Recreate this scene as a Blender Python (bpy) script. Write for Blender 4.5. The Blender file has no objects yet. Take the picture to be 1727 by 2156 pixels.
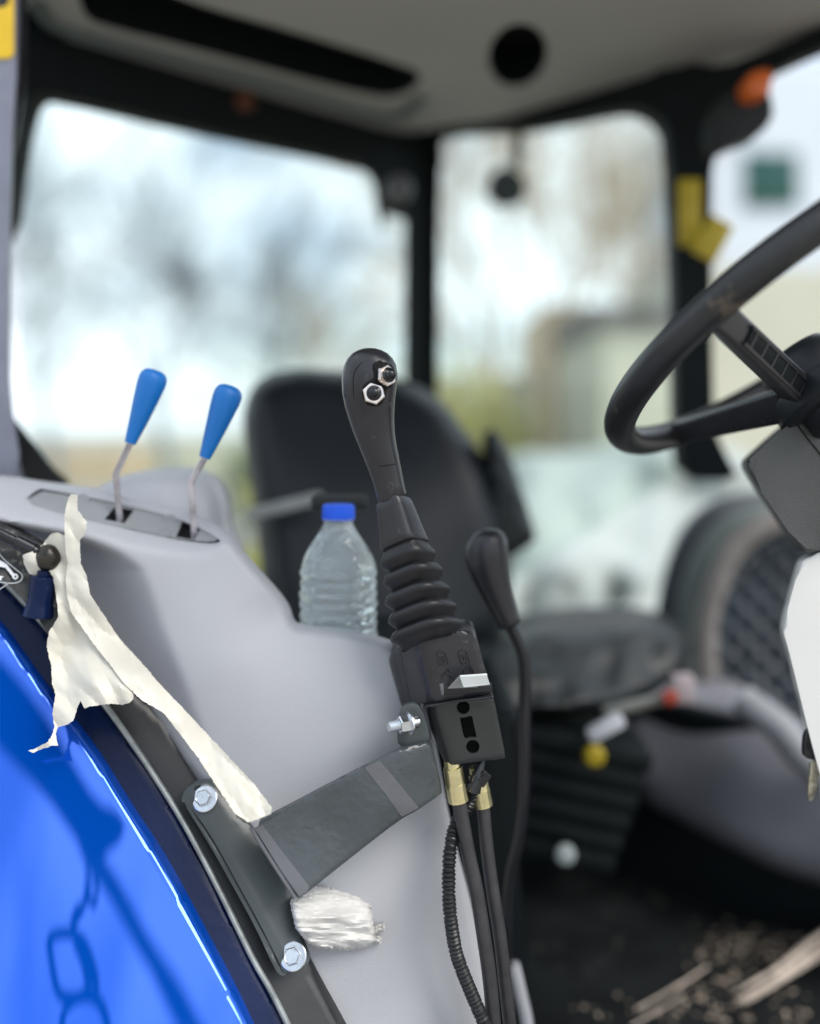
import bpy, bmesh, math, random
import numpy as np
from mathutils import Vector, Matrix, noise
from mathutils.geometry import delaunay_2d_cdt
random.seed(7); np.random.seed(7)
SC = bpy.context.scene
COL = SC.collection
# ---------------------------------------------------------------- camera
W = 0.86; K = W/1727.0; ZC = 1.9; UC, VH = 863.5, 900.0
cam = bpy.data.objects.new('camera', bpy.data.cameras.new('camera')); COL.objects.link(cam)
cam.location = (0, 0, ZC); cam.rotation_euler = (math.radians(90), 0, 0)
cd = cam.data; cd.sensor_fit = 'HORIZONTAL'; cd.sensor_width = 24.0; cd.lens = 24.0/W
cd.shift_y = -(1078.0-VH)/1727.0
cd.clip_start = 0.05; cd.clip_end = 800
cd.dof.use_dof = True; cd.dof.focus_distance = 0.808; cd.dof.aperture_fstop = cd.lens/31.0
SC.camera = cam
# ---------------------------------------------------------------- world, sun

CLOUD = (3, 1, 0)
SUN_EL, SUN_AZ = math.radians(50), math.radians(125)   # azimuth measured clockwise from +Y
w = bpy.data.worlds.new('World'); SC.world = w; w.use_nodes = True
nt = w.node_tree; nt.nodes.clear()
N = nt.nodes.new; L = nt.links.new
out = N('ShaderNodeOutputWorld'); bg = N('ShaderNodeBackground'); bg.inputs['Strength'].default_value = 0.10
sky = N('ShaderNodeTexSky'); sky.sky_type = 'NISHITA'; sky.sun_disc = False
sky.sun_elevation = SUN_EL; sky.sun_rotation = SUN_AZ; sky.dust_density = 1.5
tc = N('ShaderNodeTexCoord'); mp = N('ShaderNodeMapping'); mp.inputs['Scale'].default_value = (1.0, 1.0, 1.9); mp.inputs['Location'].default_value = CLOUD
n1 = N('ShaderNodeTexNoise'); n1.inputs['Scale'].default_value = 3.6; n1.inputs['Detail'].default_value = 7; n1.inputs['Roughness'].default_value = .55
cr = N('ShaderNodeValToRGB'); cr.color_ramp.elements[0].position = .42; cr.color_ramp.elements[1].position = .57; cr.color_ramp.elements[0].color = (.24, .24, .24, 1)
mx = N('ShaderNodeMix'); mx.data_type = 'RGBA'
mx.inputs['B'].default_value = (8.6, 9.4, 10.2, 1)
L(tc.outputs['Generated'], mp.inputs['Vector']); L(mp.outputs[0], n1.inputs['Vector']); L(n1.outputs['Fac'], cr.inputs[0])
L(cr.outputs[0], mx.inputs['Factor']); L(sky.outputs[0], mx.inputs['A']); L(mx.outputs['Result'], bg.inputs['Color']); L(bg.outputs[0], out.inputs[0])
sun = bpy.data.objects.new('sun', bpy.data.lights.new('sun', 'SUN')); COL.objects.link(sun)
sun.data.energy = 2.2; sun.data.angle = math.radians(42); sun.data.color = (1, .95, .88)
sd = Vector((math.sin(SUN_AZ)*math.cos(SUN_EL), math.cos(SUN_AZ)*math.cos(SUN_EL), math.sin(SUN_EL)))
sun.rotation_euler = sd.to_track_quat('Z', 'Y').to_euler()
SC.view_settings.view_transform = 'Standard'; SC.view_settings.look = 'None'; SC.view_settings.exposure = 0.72
def rm(d): return d if d < .83 else .83+(d-.83)*.45

# ---------------------------------------------------------------- helpers
def P(u, v, d):
    return Vector(((u-UC)*K*d, d, ZC-(v-VH)*K*d))

def link(name, me, parent=None, label=None, cat=None, group=None, kind=None):
    o = bpy.data.objects.new(name, me); COL.objects.link(o)
    if parent: o.parent = parent
    if label: o['label'] = label
    if cat: o['category'] = cat
    if group: o['group'] = group
    if kind: o['kind'] = kind
    return o

def finish(bm, name, mat, parent=None, ang=35, **kw):
    me = bpy.data.meshes.new(name); bmesh.ops.recalc_face_normals(bm, faces=bm.faces)
    for f in bm.faces: f.smooth = True
    bm.to_mesh(me); bm.free(); me.set_sharp_from_angle(angle=math.radians(ang))
    for m in (mat if isinstance(mat, (list, tuple)) else [mat]): me.materials.append(m)
    return link(name, me, parent, **kw)

def thing(name, label, cat, loc=(0, 0, 0), group=None):
    o = link(name, None, None, label=label, cat=cat, group=group); o.empty_display_size = .05; o.location = loc
    return o

def mat(name, col, rough=.5, metal=0, var=.12, vs=30, bump=0, bs=400, coat=0, dirt=None, ds=60, dth=.62, spec=.5, rvar=.1, sheen=0, trans=0, ior=1.45, bump2=0, bs2=40):
    m = bpy.data.materials.new(name); m.use_nodes = True; t = m.node_tree; nn = t.nodes; b = nn['Principled BSDF']
    def new(x): return nn.new(x)
    g = new('ShaderNodeTexCoord'); a = new('ShaderNodeTexNoise'); a.inputs['Scale'].default_value = vs; a.inputs['Detail'].default_value = 5
    t.links.new(g.outputs['Object'], a.inputs['Vector'])
    r = new('ShaderNodeMapRange'); r.inputs[1].default_value = .3; r.inputs[2].default_value = .7
    r.inputs[3].default_value = 1-var; r.inputs[4].default_value = 1+var
    t.links.new(a.outputs['Fac'], r.inputs[0])
    mu = new('ShaderNodeMix'); mu.data_type = 'RGBA'; mu.blend_type = 'MULTIPLY'; mu.inputs['Factor'].default_value = 1
    mu.inputs['A'].default_value = (*col, 1); t.links.new(r.outputs[0], mu.inputs['B'])
    last = mu.outputs['Result']
    if dirt:
        dn = new('ShaderNodeTexNoise'); dn.inputs['Scale'].default_value = ds; dn.inputs['Detail'].default_value = 8; dn.inputs['Roughness'].default_value = .7
        t.links.new(g.outputs['Object'], dn.inputs['Vector'])
        dr = new('ShaderNodeMapRange'); dr.inputs[1].default_value = dth; dr.inputs[2].default_value = dth+.08
        t.links.new(dn.outputs['Fac'], dr.inputs[0])
        dm = new('ShaderNodeMix'); dm.data_type = 'RGBA'; dm.inputs['B'].default_value = (*dirt, 1)
        t.links.new(dr.outputs[0], dm.inputs['Factor']); t.links.new(last, dm.inputs['A']); last = dm.outputs['Result']
    t.links.new(last, b.inputs['Base Color'])
    b.inputs['Metallic'].default_value = metal; b.inputs['Coat Weight'].default_value = coat; b.inputs['Coat Roughness'].default_value = .03
    b.inputs['Specular IOR Level'].default_value = spec
    rr = new('ShaderNodeMapRange'); rr.inputs[1].default_value = .3; rr.inputs[2].default_value = .7
    rr.inputs[3].default_value = max(0, rough-rvar*rough); rr.inputs[4].default_value = rough+rvar*rough
    t.links.new(a.outputs['Fac'], rr.inputs[0]); t.links.new(rr.outputs[0], b.inputs['Roughness'])
    if sheen: b.inputs['Sheen Weight'].default_value = sheen
    if trans: b.inputs['Transmission Weight'].default_value = trans; b.inputs['IOR'].default_value = ior
    prev = None
    for (bb, sc) in ((bump, bs), (bump2, bs2)):
        if bb:
            x = new('ShaderNodeTexNoise'); x.inputs['Scale'].default_value = sc; x.inputs['Detail'].default_value = 4
            t.links.new(g.outputs['Object'], x.inputs['Vector'])
            y = new('ShaderNodeBump'); y.inputs['Strength'].default_value = 1; y.inputs['Distance'].default_value = bb
            t.links.new(x.outputs['Fac'], y.inputs['Height'])
            if prev: t.links.new(prev.outputs[0], y.inputs['Normal'])
            prev = y
    if prev: t.links.new(prev.outputs[0], b.inputs['Normal'])
    return m

def tps(ctrl):
    c = np.array(ctrl, float); X = c[:, :2]/1000.; n = len(X)
    def U(r2): return np.where(r2 > 1e-12, .5*r2*np.log(np.maximum(r2, 1e-12)), 0)
    r2 = ((X[:, None]-X[None])**2).sum(-1); A = np.zeros((n+3, n+3)); A[:n, :n] = U(r2)+np.eye(n)*1e-5
    A[:n, n] = 1; A[:n, n+1:] = X; A[n, :n] = 1; A[n+1:, :n] = X.T
    s = np.linalg.solve(A, np.concatenate([c[:, 2], [0, 0, 0]]))
    def f(u, v):
        Y = np.stack([np.atleast_1d(u), np.atleast_1d(v)], -1)/1000.
        q = ((Y[:, None]-X[None])**2).sum(-1)
        return U(q)@s[:n]+s[n]+Y@s[n+1:]
    return f

def chaikin(pts, n=2, closed=True):
    p = [tuple(x) for x in pts]
    for _ in range(n):
        q = []; m = len(p)
        rng = range(m) if closed else range(m-1)
        if not closed: q.append(p[0])
        for i in rng:
            a, b = p[i], p[(i+1) % m]
            q.append(tuple(.75*x+.25*y for x, y in zip(a, b))); q.append(tuple(.25*x+.75*y for x, y in zip(a, b)))
        if not closed: q.append(p[-1])
        p = q
    return p

def crom(pts, step=8, closed=False):
    p = [np.array(x, float) for x in pts]; m = len(p); o = []
    for i in range(m if closed else m-1):
        g = (lambda k: p[k % m]) if closed else (lambda k: p[min(max(k, 0), m-1)])
        a, b, c, d = g(i-1), g(i), g(i+1), g(i+2)
        n = max(2, int(np.linalg.norm((c-b)[:2])/step)) if step > 0 else int(-step)
        for j in range(n):
            t = j/n
            o.append(.5*((2*b)+(-a+c)*t+(2*a-5*b+4*c-d)*t*t+(-a+3*b-3*c+d)*t**3))
    if not closed: o.append(p[-1])
    return [tuple(x) for x in o]

def dens(pts, step):
    o = []; m = len(pts)
    for i in range(m):
        a, b = np.array(pts[i], float), np.array(pts[(i+1) % m], float); n = max(1, int(round(np.linalg.norm(b-a)/step)))
        for j in range(n): o.append(tuple(a+(b-a)*j/n))
    return o

def pip(poly, X):
    p = np.array(poly, float); x, y = X[:, 0], X[:, 1]; ins = np.zeros(len(X), bool)
    j = len(p)-1
    for i in range(len(p)):
        c = (p[i, 1] > y) != (p[j, 1] > y)
        with np.errstate(divide='ignore', invalid='ignore'):
            ins ^= c & (x < (p[j, 0]-p[i, 0])*(y-p[i, 1])/(p[j, 1]-p[i, 1])+p[i, 0])
        j = i
    return ins

def bdist(poly, X):
    p = np.array(poly, float); best = np.full(len(X), 1e9)
    for i in range(len(p)):
        a, b = p[i], p[(i+1) % len(p)]; ab = b-a; l = max(ab@ab, 1e-9)
        t = np.clip(((X-a)@ab)/l, 0, 1); best = np.minimum(best, np.hypot(*(X-(a+t[:, None]*ab)).T))
    return best

def sheet(name, outline, depth, mat_, parent=None, sp=14, holes=(), thick=.008, rr=0, rd=.01, smooth=2, ang=40, jit=0, noisef=None, hole_smooth=1, **kw):
    """A shell whose outline and depth are given in the photograph's sight lines; it has a back and side walls at 'thick'."""
    ol = chaikin(outline, smooth) if smooth else outline
    ol = dens(ol, sp)
    f = depth if callable(depth) else tps(depth)
    a = np.array(ol); lo, hi = a.min(0), a.max(0)
    gx, gy = np.meshgrid(np.arange(lo[0]+sp/2, hi[0], sp), np.arange(lo[1]+sp/2, hi[1], sp*.87))
    gx[1::2] += sp/2
    G = np.stack([gx.ravel(), gy.ravel()], -1)
    G = G[pip(ol, G)]; G = G[bdist(ol, G) > sp*.45]
    hl = []
    for h in holes:
        hh = dens(chaikin(h, hole_smooth) if hole_smooth else h, min(sp, 6)); hl.append(hh)
        if len(G): G = G[~pip(hh, G)]; G = G[bdist(hh, G) > sp*.4]
    V = [tuple(x) for x in ol]; E = [(i, (i+1) % len(ol)) for i in range(len(ol))]; loops = [(0, len(ol))]
    for hh in hl:
        s = len(V); V += hh; E += [(s+i, s+(i+1) % len(hh)) for i in range(len(hh))]; loops.append((s, len(hh)))
    V += [tuple(x) for x in G]
    vs, es, fs, ov, oe, of = delaunay_2d_cdt([Vector(x) for x in V], E, [], 0, 1e-5)
    X = np.array([(q.x, q.y) for q in vs]); C = np.array([X[list(t)].mean(0) for t in fs])
    keep = pip(ol, C)
    for hh in hl: keep &= ~pip(hh, C)
    fs = [t for t, k in zip(fs, keep) if k]
    d = f(X[:, 0], X[:, 1])
    if rr:
        q = np.clip((rr-bdist(ol, X))/rr, 0, 1); d = d+rd*(1-np.sqrt(np.maximum(0, 1-q*q)))
    if noisef: d = d+np.array([noisef(x, y) for x, y in X])
    bm = bmesh.new()
    F = [bm.verts.new(P(x, y, z)) for (x, y), z in zip(X, d)]
    B = {}
    for t in fs: bm.faces.new([F[i] for i in t])
    if thick:
        # boundary edges of the kept faces
        cnt = {}
        for t in fs:
            for i in range(3):
                e = (t[i], t[(i+1) % 3]); key = tuple(sorted(e)); cnt.setdefault(key, []).append(e)
        used = {i for t in fs for i in t}
        for i in used:
            B[i] = bm.verts.new(F[i].co+Vector((0, thick, 0)))
        for t in fs: bm.faces.new([B[i] for i in reversed(t)])
        for k, es_ in cnt.items():
            if len(es_) == 1:
                i, j = es_[0]; bm.faces.new([F[j], F[i], B[i], B[j]])
    bmesh.ops.delete(bm, geom=[v for v in bm.verts if not v.link_faces], context='VERTS')
    return finish(bm, name, mat_, parent, ang, **kw)

def frame(ax, up=None):
    ax = Vector(ax).normalized(); up = Vector(up) if up else (Vector((0, -1, 0)) if abs(ax.y) < .9 else Vector((1, 0, 0)))
    s = ax.cross(up).normalized(); return s, s.cross(ax).normalized()*-1 if False else ax.cross(s).normalized()*-1

def loft(bm, cs, rx, ry=None, n=24, ex=2, yaw=0, cap=True, up=None, axes=None):
    """rings of superellipse section along centres cs"""
    cs = [Vector(c) for c in cs]; m = len(cs); ry = ry or rx; rings = []
    upv = Vector(up) if up else None
    for i in range(m):
        ax = axes[i] if axes else (cs[min(i+1, m-1)]-cs[max(i-1, 0)])
        if ax.length < 1e-9: ax = Vector((0, 0, 1))
        ax = Vector(ax).normalized()
        if upv is None:
            upv = Vector((0, -1, 0)) if abs(ax.y) < .9 else Vector((0, 0, 1))
        s = ax.cross(upv).normalized(); t = s.cross(ax).normalized(); 
        if not up: upv = t
        r = []
        for k in range(n):
            a = 2*math.pi*k/n; c, q = math.cos(a), math.sin(a)
            x = math.copysign(abs(c)**(2/ex), c)*rx[i]; y = math.copysign(abs(q)**(2/ex), q)*ry[i]
            if yaw: x, y = x*math.cos(yaw)-y*math.sin(yaw), x*math.sin(yaw)+y*math.cos(yaw)
            r.append(bm.verts.new(cs[i]+s*x+t*y))
        rings.append(r)
    for a, b in zip(rings, rings[1:]):
        for k in range(n): bm.faces.new([a[k], a[(k+1) % n], b[(k+1) % n], b[k]])
    if cap:
        bm.faces.new(list(reversed(rings[0]))); bm.faces.new(rings[-1])
    return rings

def tube(bm, pts, r, n=12, step=8, **kw):
    q = crom([(*p,) for p in pts], -6) if step else pts
    q = [Vector(x) for x in q]; R = r if isinstance(r, list) else None
    if R:
        R = [R[0]]+[x for x in R[1:]]; rr = list(np.interp(np.linspace(0, len(R)-1, len(q)), range(len(R)), R))
    else: rr = [r]*len(q)
    return loft(bm, q, rr, n=n, **kw)

def tubeuv(bm, pts, r, n=12, **kw):
    return tube(bm, [P(*p) for p in pts], r, n, **kw)

def lathe(bm, p0, ax, prof, n=28, **kw):
    ax = Vector(ax).normalized(); p0 = Vector(p0)
    # nudge equal stations
    cs = []; rs = []; last = None
    for t, r in prof:
        cs.append(p0+ax*t); rs.append(max(r, 1e-5))
    return loft(bm, cs, rs, n=n, axes=[ax]*len(cs), **kw)

def box(bm, c, h, M=None, bev=0, seg=2):
    r = bmesh.ops.create_cube(bm, size=2)
    vs = r['verts']
    for v in vs: v.co = Vector((v.co.x*h[0], v.co.y*h[1], v.co.z*h[2]))
    if bev:
        es = list({e for v in vs for e in v.link_edges})
        b = bmesh.ops.bevel(bm, geom=es, offset=bev, segments=seg, profile=.5, affect='EDGES')
        vs = list({v for f in b['faces'] for v in f.verts} | set(v for v in vs if v.is_valid))
    MM = Matrix.Translation(Vector(c)) @ (M.to_4x4() if M else Matrix.Identity(4))
    for v in vs: v.co = MM @ v.co
    return vs

def basis(x, y, z):
    return Matrix((Vector(x).normalized(), Vector(y).normalized(), Vector(z).normalized())).transposed()

def prism(name, outline, d, thick, mat_, parent=None, bev=.004, smooth=0, slope=(0, 0), seg=3, ray=0, **kw):
    """polygon seen at depth d, extruded away from the camera, bevelled"""
    ol = chaikin(outline, smooth) if smooth else outline
    bm = bmesh.new(); u0, v0 = ol[0]
    fv = [bm.verts.new(P(u, v, d+slope[0]*(u-u0)+slope[1]*(v-v0))) for u, v in ol]
    co_ = Vector((0, 0, ZC))
    bv = [bm.verts.new((q.co+Vector((0, thick, 0))).lerp(co_+(q.co-co_)*(1+thick/q.co.y), ray)) for q in fv]
    bm.faces.new(fv); bm.faces.new(list(reversed(bv))); n = len(ol)
    for i in range(n): bm.faces.new([fv[(i+1) % n], fv[i], bv[i], bv[(i+1) % n]])
    if bev: bmesh.ops.bevel(bm, geom=[e for e in bm.edges if e.verts[0] in fv or e.verts[1] in fv], offset=bev, segments=seg, profile=.5, affect='EDGES')
    bmesh.ops.triangulate(bm, faces=[f for f in bm.faces if len(f.verts) > 4])
    return finish(bm, name, mat_, parent, 40, **kw)

def nz(x, y, s, a, seed=0): return noise.noise(Vector((x*s, y*s, seed)))*a
def circ(u, v, a, b=None, n=24, rot=0):
    b = b or a; o = []
    for i in range(n):
        t = 2*math.pi*i/n; x, y = a*math.cos(t), b*math.sin(t)
        o.append((u+x*math.cos(rot)-y*math.sin(rot), v+x*math.sin(rot)+y*math.cos(rot)))
    return o

# ---------------------------------------------------------------- materials
M = {}
M['panel'] = mat('panel_plastic', (.42, .425, .452), .5, bump=.0004, bs=1100, var=.05, vs=6, dirt=(.20, .19, .18), ds=260, dth=.735)
M['panelmid'] = mat('lever_plate_plastic', (.26, .27, .28), .5, bump=.0002, bs=900, var=.06)
M['white'] = mat('white_dash', (.66, .66, .64), .55, bump=.0001, bs=900, var=.03, vs=8)
M['blue'] = mat('blue_paint', (.0, .115, .74), .03, metal=.55, coat=1, var=.03, vs=5, rvar=.2, dirt=(.25, .38, .62), ds=330, dth=.735)
M['blue'].node_tree.nodes['Principled BSDF'].inputs['Coat IOR'].default_value = 1.6
M['navy'] = mat('navy_trim', (.002, .009, .045), .3, spec=.22, var=.2, vs=12, dirt=(.22, .25, .30), ds=130, dth=.69, bump=.0002, bs=120)
M['rubber'] = mat('black_rubber', (.010, .010, .012), .42, var=.2, dirt=(.10, .09, .08), ds=220, dth=.68)
M['seal'] = mat('seal_strip', (.30, .32, .31), .3, metal=.4, var=.3, vs=60)
M['black'] = mat('black_plastic', (.024, .024, .028), .30, bump=.00012, bs=700, var=.15, dirt=(.075, .075, .078), ds=90, dth=.61)
M['blackgl'] = mat('black_gloss', (.012, .013, .016), .2, var=.1, bump=.0001, bs=90)
M['blackmat'] = mat('black_matte', (.010, .013, .014), .7, var=.2)
M['void'] = mat('dark_void', (.003, .003, .003), .9, var=.1)
M['strip'] = mat('black_pillar_base', (.018, .019, .02), .35, var=.25, vs=25, dirt=(.12, .11, .10), ds=200, dth=.70, bump=.0001, bs=100)
M['plate'] = mat('painted_grey_steel', (.055, .066, .068), .32, var=.06, vs=20, bump=.00008, bs=250)
M['arm'] = mat('bracket_paint', (.055, .064, .070), .22, var=.15, vs=22, bump=.0002, bs=260, bump2=.0006, bs2=110)
M['armlight'] = mat('bracket_sheen_edge_paint', (.105, .105, .118), .25, var=.15, vs=22, bump=.0002, bs=260)  # paler bracket grey: carries the arm's painted bend sheen, also seam and edges
M['zincp'] = mat('white_zinc', (.80, .83, .82), .35, metal=.55, var=.05)
M['basem'] = mat('lever_base_black', (.022, .025, .025), .32, var=.15, vs=20, bump=.00006, bs=200)
M['zinc'] = mat('zinc_steel', (.72, .75, .78), .28, metal=1, var=.1, vs=120, bump=.0001, bs=300)
M['brass'] = mat('yellow_zinc', (.80, .72, .42), .25, metal=1, var=.15, vs=80)
M['chrome'] = mat('nickel', (.72, .64, .58), .22, metal=1, var=.1)
M['knob'] = mat('blue_knob', (.002, .15, .50), .42, var=.1, vs=14, bump=.00008, bs=500)
M['rod'] = mat('lever_rod_steel', (.55, .53, .58), .38, metal=.85, var=.3, vs=60)
M['paper'] = mat('masking_paper', (.66, .63, .55), .45, var=.04, vs=20, bump=.00015, bs=150)
M['paperw'] = mat('crumpled_white_paper', (.60, .59, .565), .5, var=.05, vs=30, bump=.0001, bs=120)
M['dusty'] = mat('dusty_black_plate', (.02, .022, .022), .55, var=.4, vs=40, bump=.0008, bs=120, dirt=(.17, .16, .14), ds=140, dth=.56)
M['darkmetal'] = mat('oily_dark_steel', (.055, .052, .045), .3, metal=.8, var=.35, vs=90, bump=.0002, bs=180)
M['hose'] = mat('rubber_hose', (.035, .034, .038), .42, var=.2, vs=60, bump=.0001, bs=300)
M['corr'] = mat('corrugated_tube', (.012, .013, .014), .35, var=.1)
M['vinyl'] = mat('seat_vinyl', (.012, .015, .016), .42, spec=.4, var=.2, vs=10, bump=.0006, bs=60)
M['vinyl2'] = mat('dark_seat_vinyl', (.011, .014, .018), .42, spec=.35, var=.2, vs=8)
M['trim'] = mat('cab_dark_trim', (.005, .008, .009), .6, var=.15, spec=.2)
M['head'] = mat('headliner', (.36, .35, .33), .85, var=.05, vs=6, bump=.0006, bs=300)
M['rail'] = mat('grey_green_rail', (.10, .125, .12), .5, var=.1)
M['pillar'] = mat('grey_pillar_paint', (.22, .23, .29), .4, var=.08)
M['yellow'] = mat('yellow_sticker', (.85, .55, .02), .4, var=.08)
M['dyellow'] = mat('yellow_tag', (.42, .31, .01), .5, var=.08)
M['orange'] = mat('orange_lens', (.75, .16, .03), .25, var=.05)
M['floor'] = mat('rubber_floor_mat', (.007, .009, .010), .6, spec=.3, var=.4, vs=18, bump=.001, bs=80, dirt=(.06, .055, .05), ds=22, dth=.60)
M['farpanel'] = mat('far_fender_cover', (.21, .21, .24), .5, var=.22, vs=4)
M['tyre'] = mat('tyre_rubber', (.018, .026, .034), .6, var=.3)
M['arch'] = mat('grey_arch_seal', (.18, .165, .155), .7, var=.15)
M['archdark'] = mat('dark_arch', (.035, .042, .052), .5, var=.1)
M['debris'] = mat('straw_debris', (.30, .25, .20), .9, var=.3, vs=50)
M['twig'] = mat('dry_reed', (.55, .47, .40), .8, var=.35, vs=80)
M['red'] = mat('red_plastic', (.35, .05, .03), .4)
M['cap'] = mat('blue_cap', (.005, .10, .78), .4, var=.05)
M['key'] = mat('worn_key_metal', (.50, .46, .36), .4, metal=.8, var=.4, vs=200)
M['decal'] = mat('white_decal_ink', (.75, .77, .80), .5, var=.03)
M['bark1'] = mat('pale_bark', (.24, .27, .30), .9, var=.2)
M['bark2'] = mat('brown_bark', (.38, .29, .19), .9, var=.2)
M['leafy'] = mat('yellow_green_leaves', (.34, .33, .12), .8, var=.3)
M['bush'] = mat('dull_green_leaves', (.24, .28, .18), .9, var=.3)
M['cream'] = mat('cream_wall', (.52, .52, .42), .8, var=.05, vs=1)
M['whitewall'] = mat('white_wall', (.60, .66, .72), .8, var=.04, vs=1)
M['tan'] = mat('tan_wall', (.50, .40, .28), .8, var=.08, vs=1)
M['greenwin'] = mat('green_panel', (.010, .07, .055), .2, var=.1, vs=1)
M['roofdark'] = mat('dark_roofing', (.13, .12, .12), .8, var=.1, vs=1)
M['tarp'] = mat('pale_tarp', (.33, .37, .355), .6, var=.12, vs=2, bump=.01, bs=6)
M['gravel'] = mat('gravel_yard', (.30, .28, .25), .95, var=.25, vs=3, bump=.01, bs=30)

def glassmat(name, tint=(1, 1, 1)):
    m = bpy.data.materials.new(name); m.use_nodes = True; t = m.node_tree; t.nodes.clear()
    o = t.nodes.new('ShaderNodeOutputMaterial'); a = t.nodes.new('ShaderNodeBsdfTransparent'); a.inputs[0].default_value = (*tint, 1)
    g = t.nodes.new('ShaderNodeBsdfGlossy'); g.inputs['Roughness'].default_value = .02; f = t.nodes.new('ShaderNodeFresnel'); f.inputs[0].default_value = 1.45
    x = t.nodes.new('ShaderNodeMixShader'); gm = t.nodes.new('ShaderNodeNewGeometry'); ml = t.nodes.new('ShaderNodeMath'); ml.operation = 'SUBTRACT'; ml.use_clamp = True; t.links.new(f.outputs[0], ml.inputs[0]); t.links.new(gm.outputs['Backfacing'], ml.inputs[1]); t.links.new(ml.outputs[0], x.inputs[0]); t.links.new(a.outputs[0], x.inputs[1]); t.links.new(g.outputs[0], x.inputs[2]); t.links.new(x.outputs[0], o.inputs[0])
    return m
M['glass'] = glassmat('window_glass', (.93, .97, .95))
mb = bpy.data.materials.new('bottle_plastic'); mb.use_nodes = True
b_ = mb.node_tree.nodes['Principled BSDF']; b_.inputs['Base Color'].default_value = (.88, .97, 1, 1); b_.inputs['Transmission Weight'].default_value = .78
b_.inputs['Roughness'].default_value = .03; b_.inputs['IOR'].default_value = 1.34; M['bottle'] = mb
_t = mb.node_tree; _n = _t.nodes.new('ShaderNodeTexNoise'); _n.inputs['Scale'].default_value = 32; _n.inputs['Detail'].default_value = 3; _b = _t.nodes.new('ShaderNodeBump'); _b.inputs['Distance'].default_value = .012
_g = _t.nodes.new('ShaderNodeTexCoord'); _t.links.new(_g.outputs['Object'], _n.inputs[0]); _t.links.new(_n.outputs[0], _b.inputs['Height']); _t.links.new(_b.outputs[0], b_.inputs['Normal'])
MM_ = mat('mirror_glass', (.8, .82, .85), .02, metal=1, var=0); M['mirror'] = MM_

# ================================================================ SETTING: ground
bm = bmesh.new(); bmesh.ops.create_grid(bm, x_segments=40, y_segments=40, size=300)
for v in bm.verts: v.co.z = noise.noise(v.co*.05)*.05*(1 if v.co.length > 8 else 0)
finish(bm, 'ground', M['gravel'], kind='structure')

# ================================================================ TRACTOR
T = thing('tractor', 'blue tractor seen through its open cab doorway, grey console and blue fender in front', 'tractor', (0, 1.4, 0))
T.location = (0, 0, 0)
def part(*a, **k): return sheet(*a, parent=T, **k)

# --- blue fender
def Df(u, v):
    u, v = np.broadcast_arrays(np.atleast_1d(u).astype(float), np.atleast_1d(v).astype(float)); x = (u-200)/1000; y = (2156-v)/1000
    return .742+.152*y+.020*y*y+.060*x+.062*x*x+.010*x*y
edge_blue = [(-300, 1050), (-120, 1190), (0, 1318), (59, 1403), (115, 1480), (195, 1578), (272, 1707), (342, 1811), (419, 1955), (489, 2087), (522, 2156), (640, 2420), (700, 2560)]
fender = part('fender', edge_blue+[(-300, 2560)], Df, M['blue'], sp=9, rr=10, rd=.003, thick=.012, smooth=2, ang=60)
# --- navy band beside it
inner = [(-300, 1000), (-100, 1130), (0, 1222), (100, 1332), (216, 1487), (265, 1555), (328, 1649), (384, 1740), (454, 1873), (524, 2016), (576, 2110), (700, 2370), (780, 2540)]
Db = lambda u, v: Df(u, v)+.018
part('fender_trim', [(u-22, v+10) for u, v in edge_blue[:-1]]+[(u+9, v) for u, v in reversed(inner)], lambda u, v: Df(u, v)+.012, M['navy'], sp=10, rr=16, rd=.006, thick=.02, smooth=2)
bm = bmesh.new(); tube(bm, [P(u+7, v, float(Df(u, v)[0])+.010) for u, v in inner], .0026, n=10)
finish(bm, 'seal_strip', M['seal'], T)
# --- black pillar base strip
sr = [(216, 1430), (272, 1441), (349, 1508), (419, 1605), (443, 1644), (540, 1800), (610, 1930), (654, 2018), (680, 2078), (717, 2156), (860, 2460), (900, 2540)]
Ds = lambda u, v: Df(u, v)+.021
part('door_sill', [(u-14, v) for u, v in reversed(inner[4:])]+sr, Ds, M['strip'], sp=14, rr=8, rd=.003, thick=.03, smooth=1)
# --- dusty plate with stay stud
Dp = tps([(a, b, rm(c)) for a, b, c in [(0, 1160, .90), (0, 1220, .875), (100, 1330, .862), (130, 1290, .875), (100, 1200, .90), (-200, 1000, .93), (-200, 1100, .9)]])
dp = part('stay_plate', [(-300, 1000), (-100, 1120), (0, 1205), (100, 1325), (130, 1400), (200, 1440), (230, 1400), (180, 1290), (140, 1180), (60, 1130), (0, 1100), (-300, 940)], Dp, M['dusty'], sp=11, thick=.012, noisef=lambda x, y: nz(x, y, .05, .0025))
# stay stud, ball joint and gas stay
bm = bmesh.new(); c0 = P(85, 1268, .8485); ax = (P(97, 1180, .8485)-c0)
lathe(bm, c0, ax, [(-.012, .0135), (-.006, .0126), (-.003, .0116), (.001, .0109), (.0225, .0108), (.0235, .0098), (.0238, .0062), (.029, .0062)], n=32)
finish(bm, 'stay_stud', M['navy'], T)
bm = bmesh.new(); lathe(bm, P(101, 1200, .848), (.05, 0, 1), [(.0, .0001), (.0002, .0048), (.0012, .0072), (.004, .0094), (.008, .0107), (.0115, .0112), (.015, .0107), (.019, .0088), (.0215, .0060), (.0225, .0030), (.0228, .0001)], n=32)
bj = finish(bm, 'ball_socket', M['darkmetal'], T)
bm = bmesh.new(); a, b = P(-90, 1078, .845), P(90, 1168, .848)
ax = b-a; L0 = ax.length
lathe(bm, b, -ax, [(.004, .0052), (.0055, .0062), (.0075, .0062), (.0076, .0052), (.0086, .0052), (.0087, .0066), (.026, .0066), (.0263, .0058), (.027, .0048), (.12, .0048), (.25, .0048)], n=24)
finish(bm, 'gas_stay', M['blackgl'], T)
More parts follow.
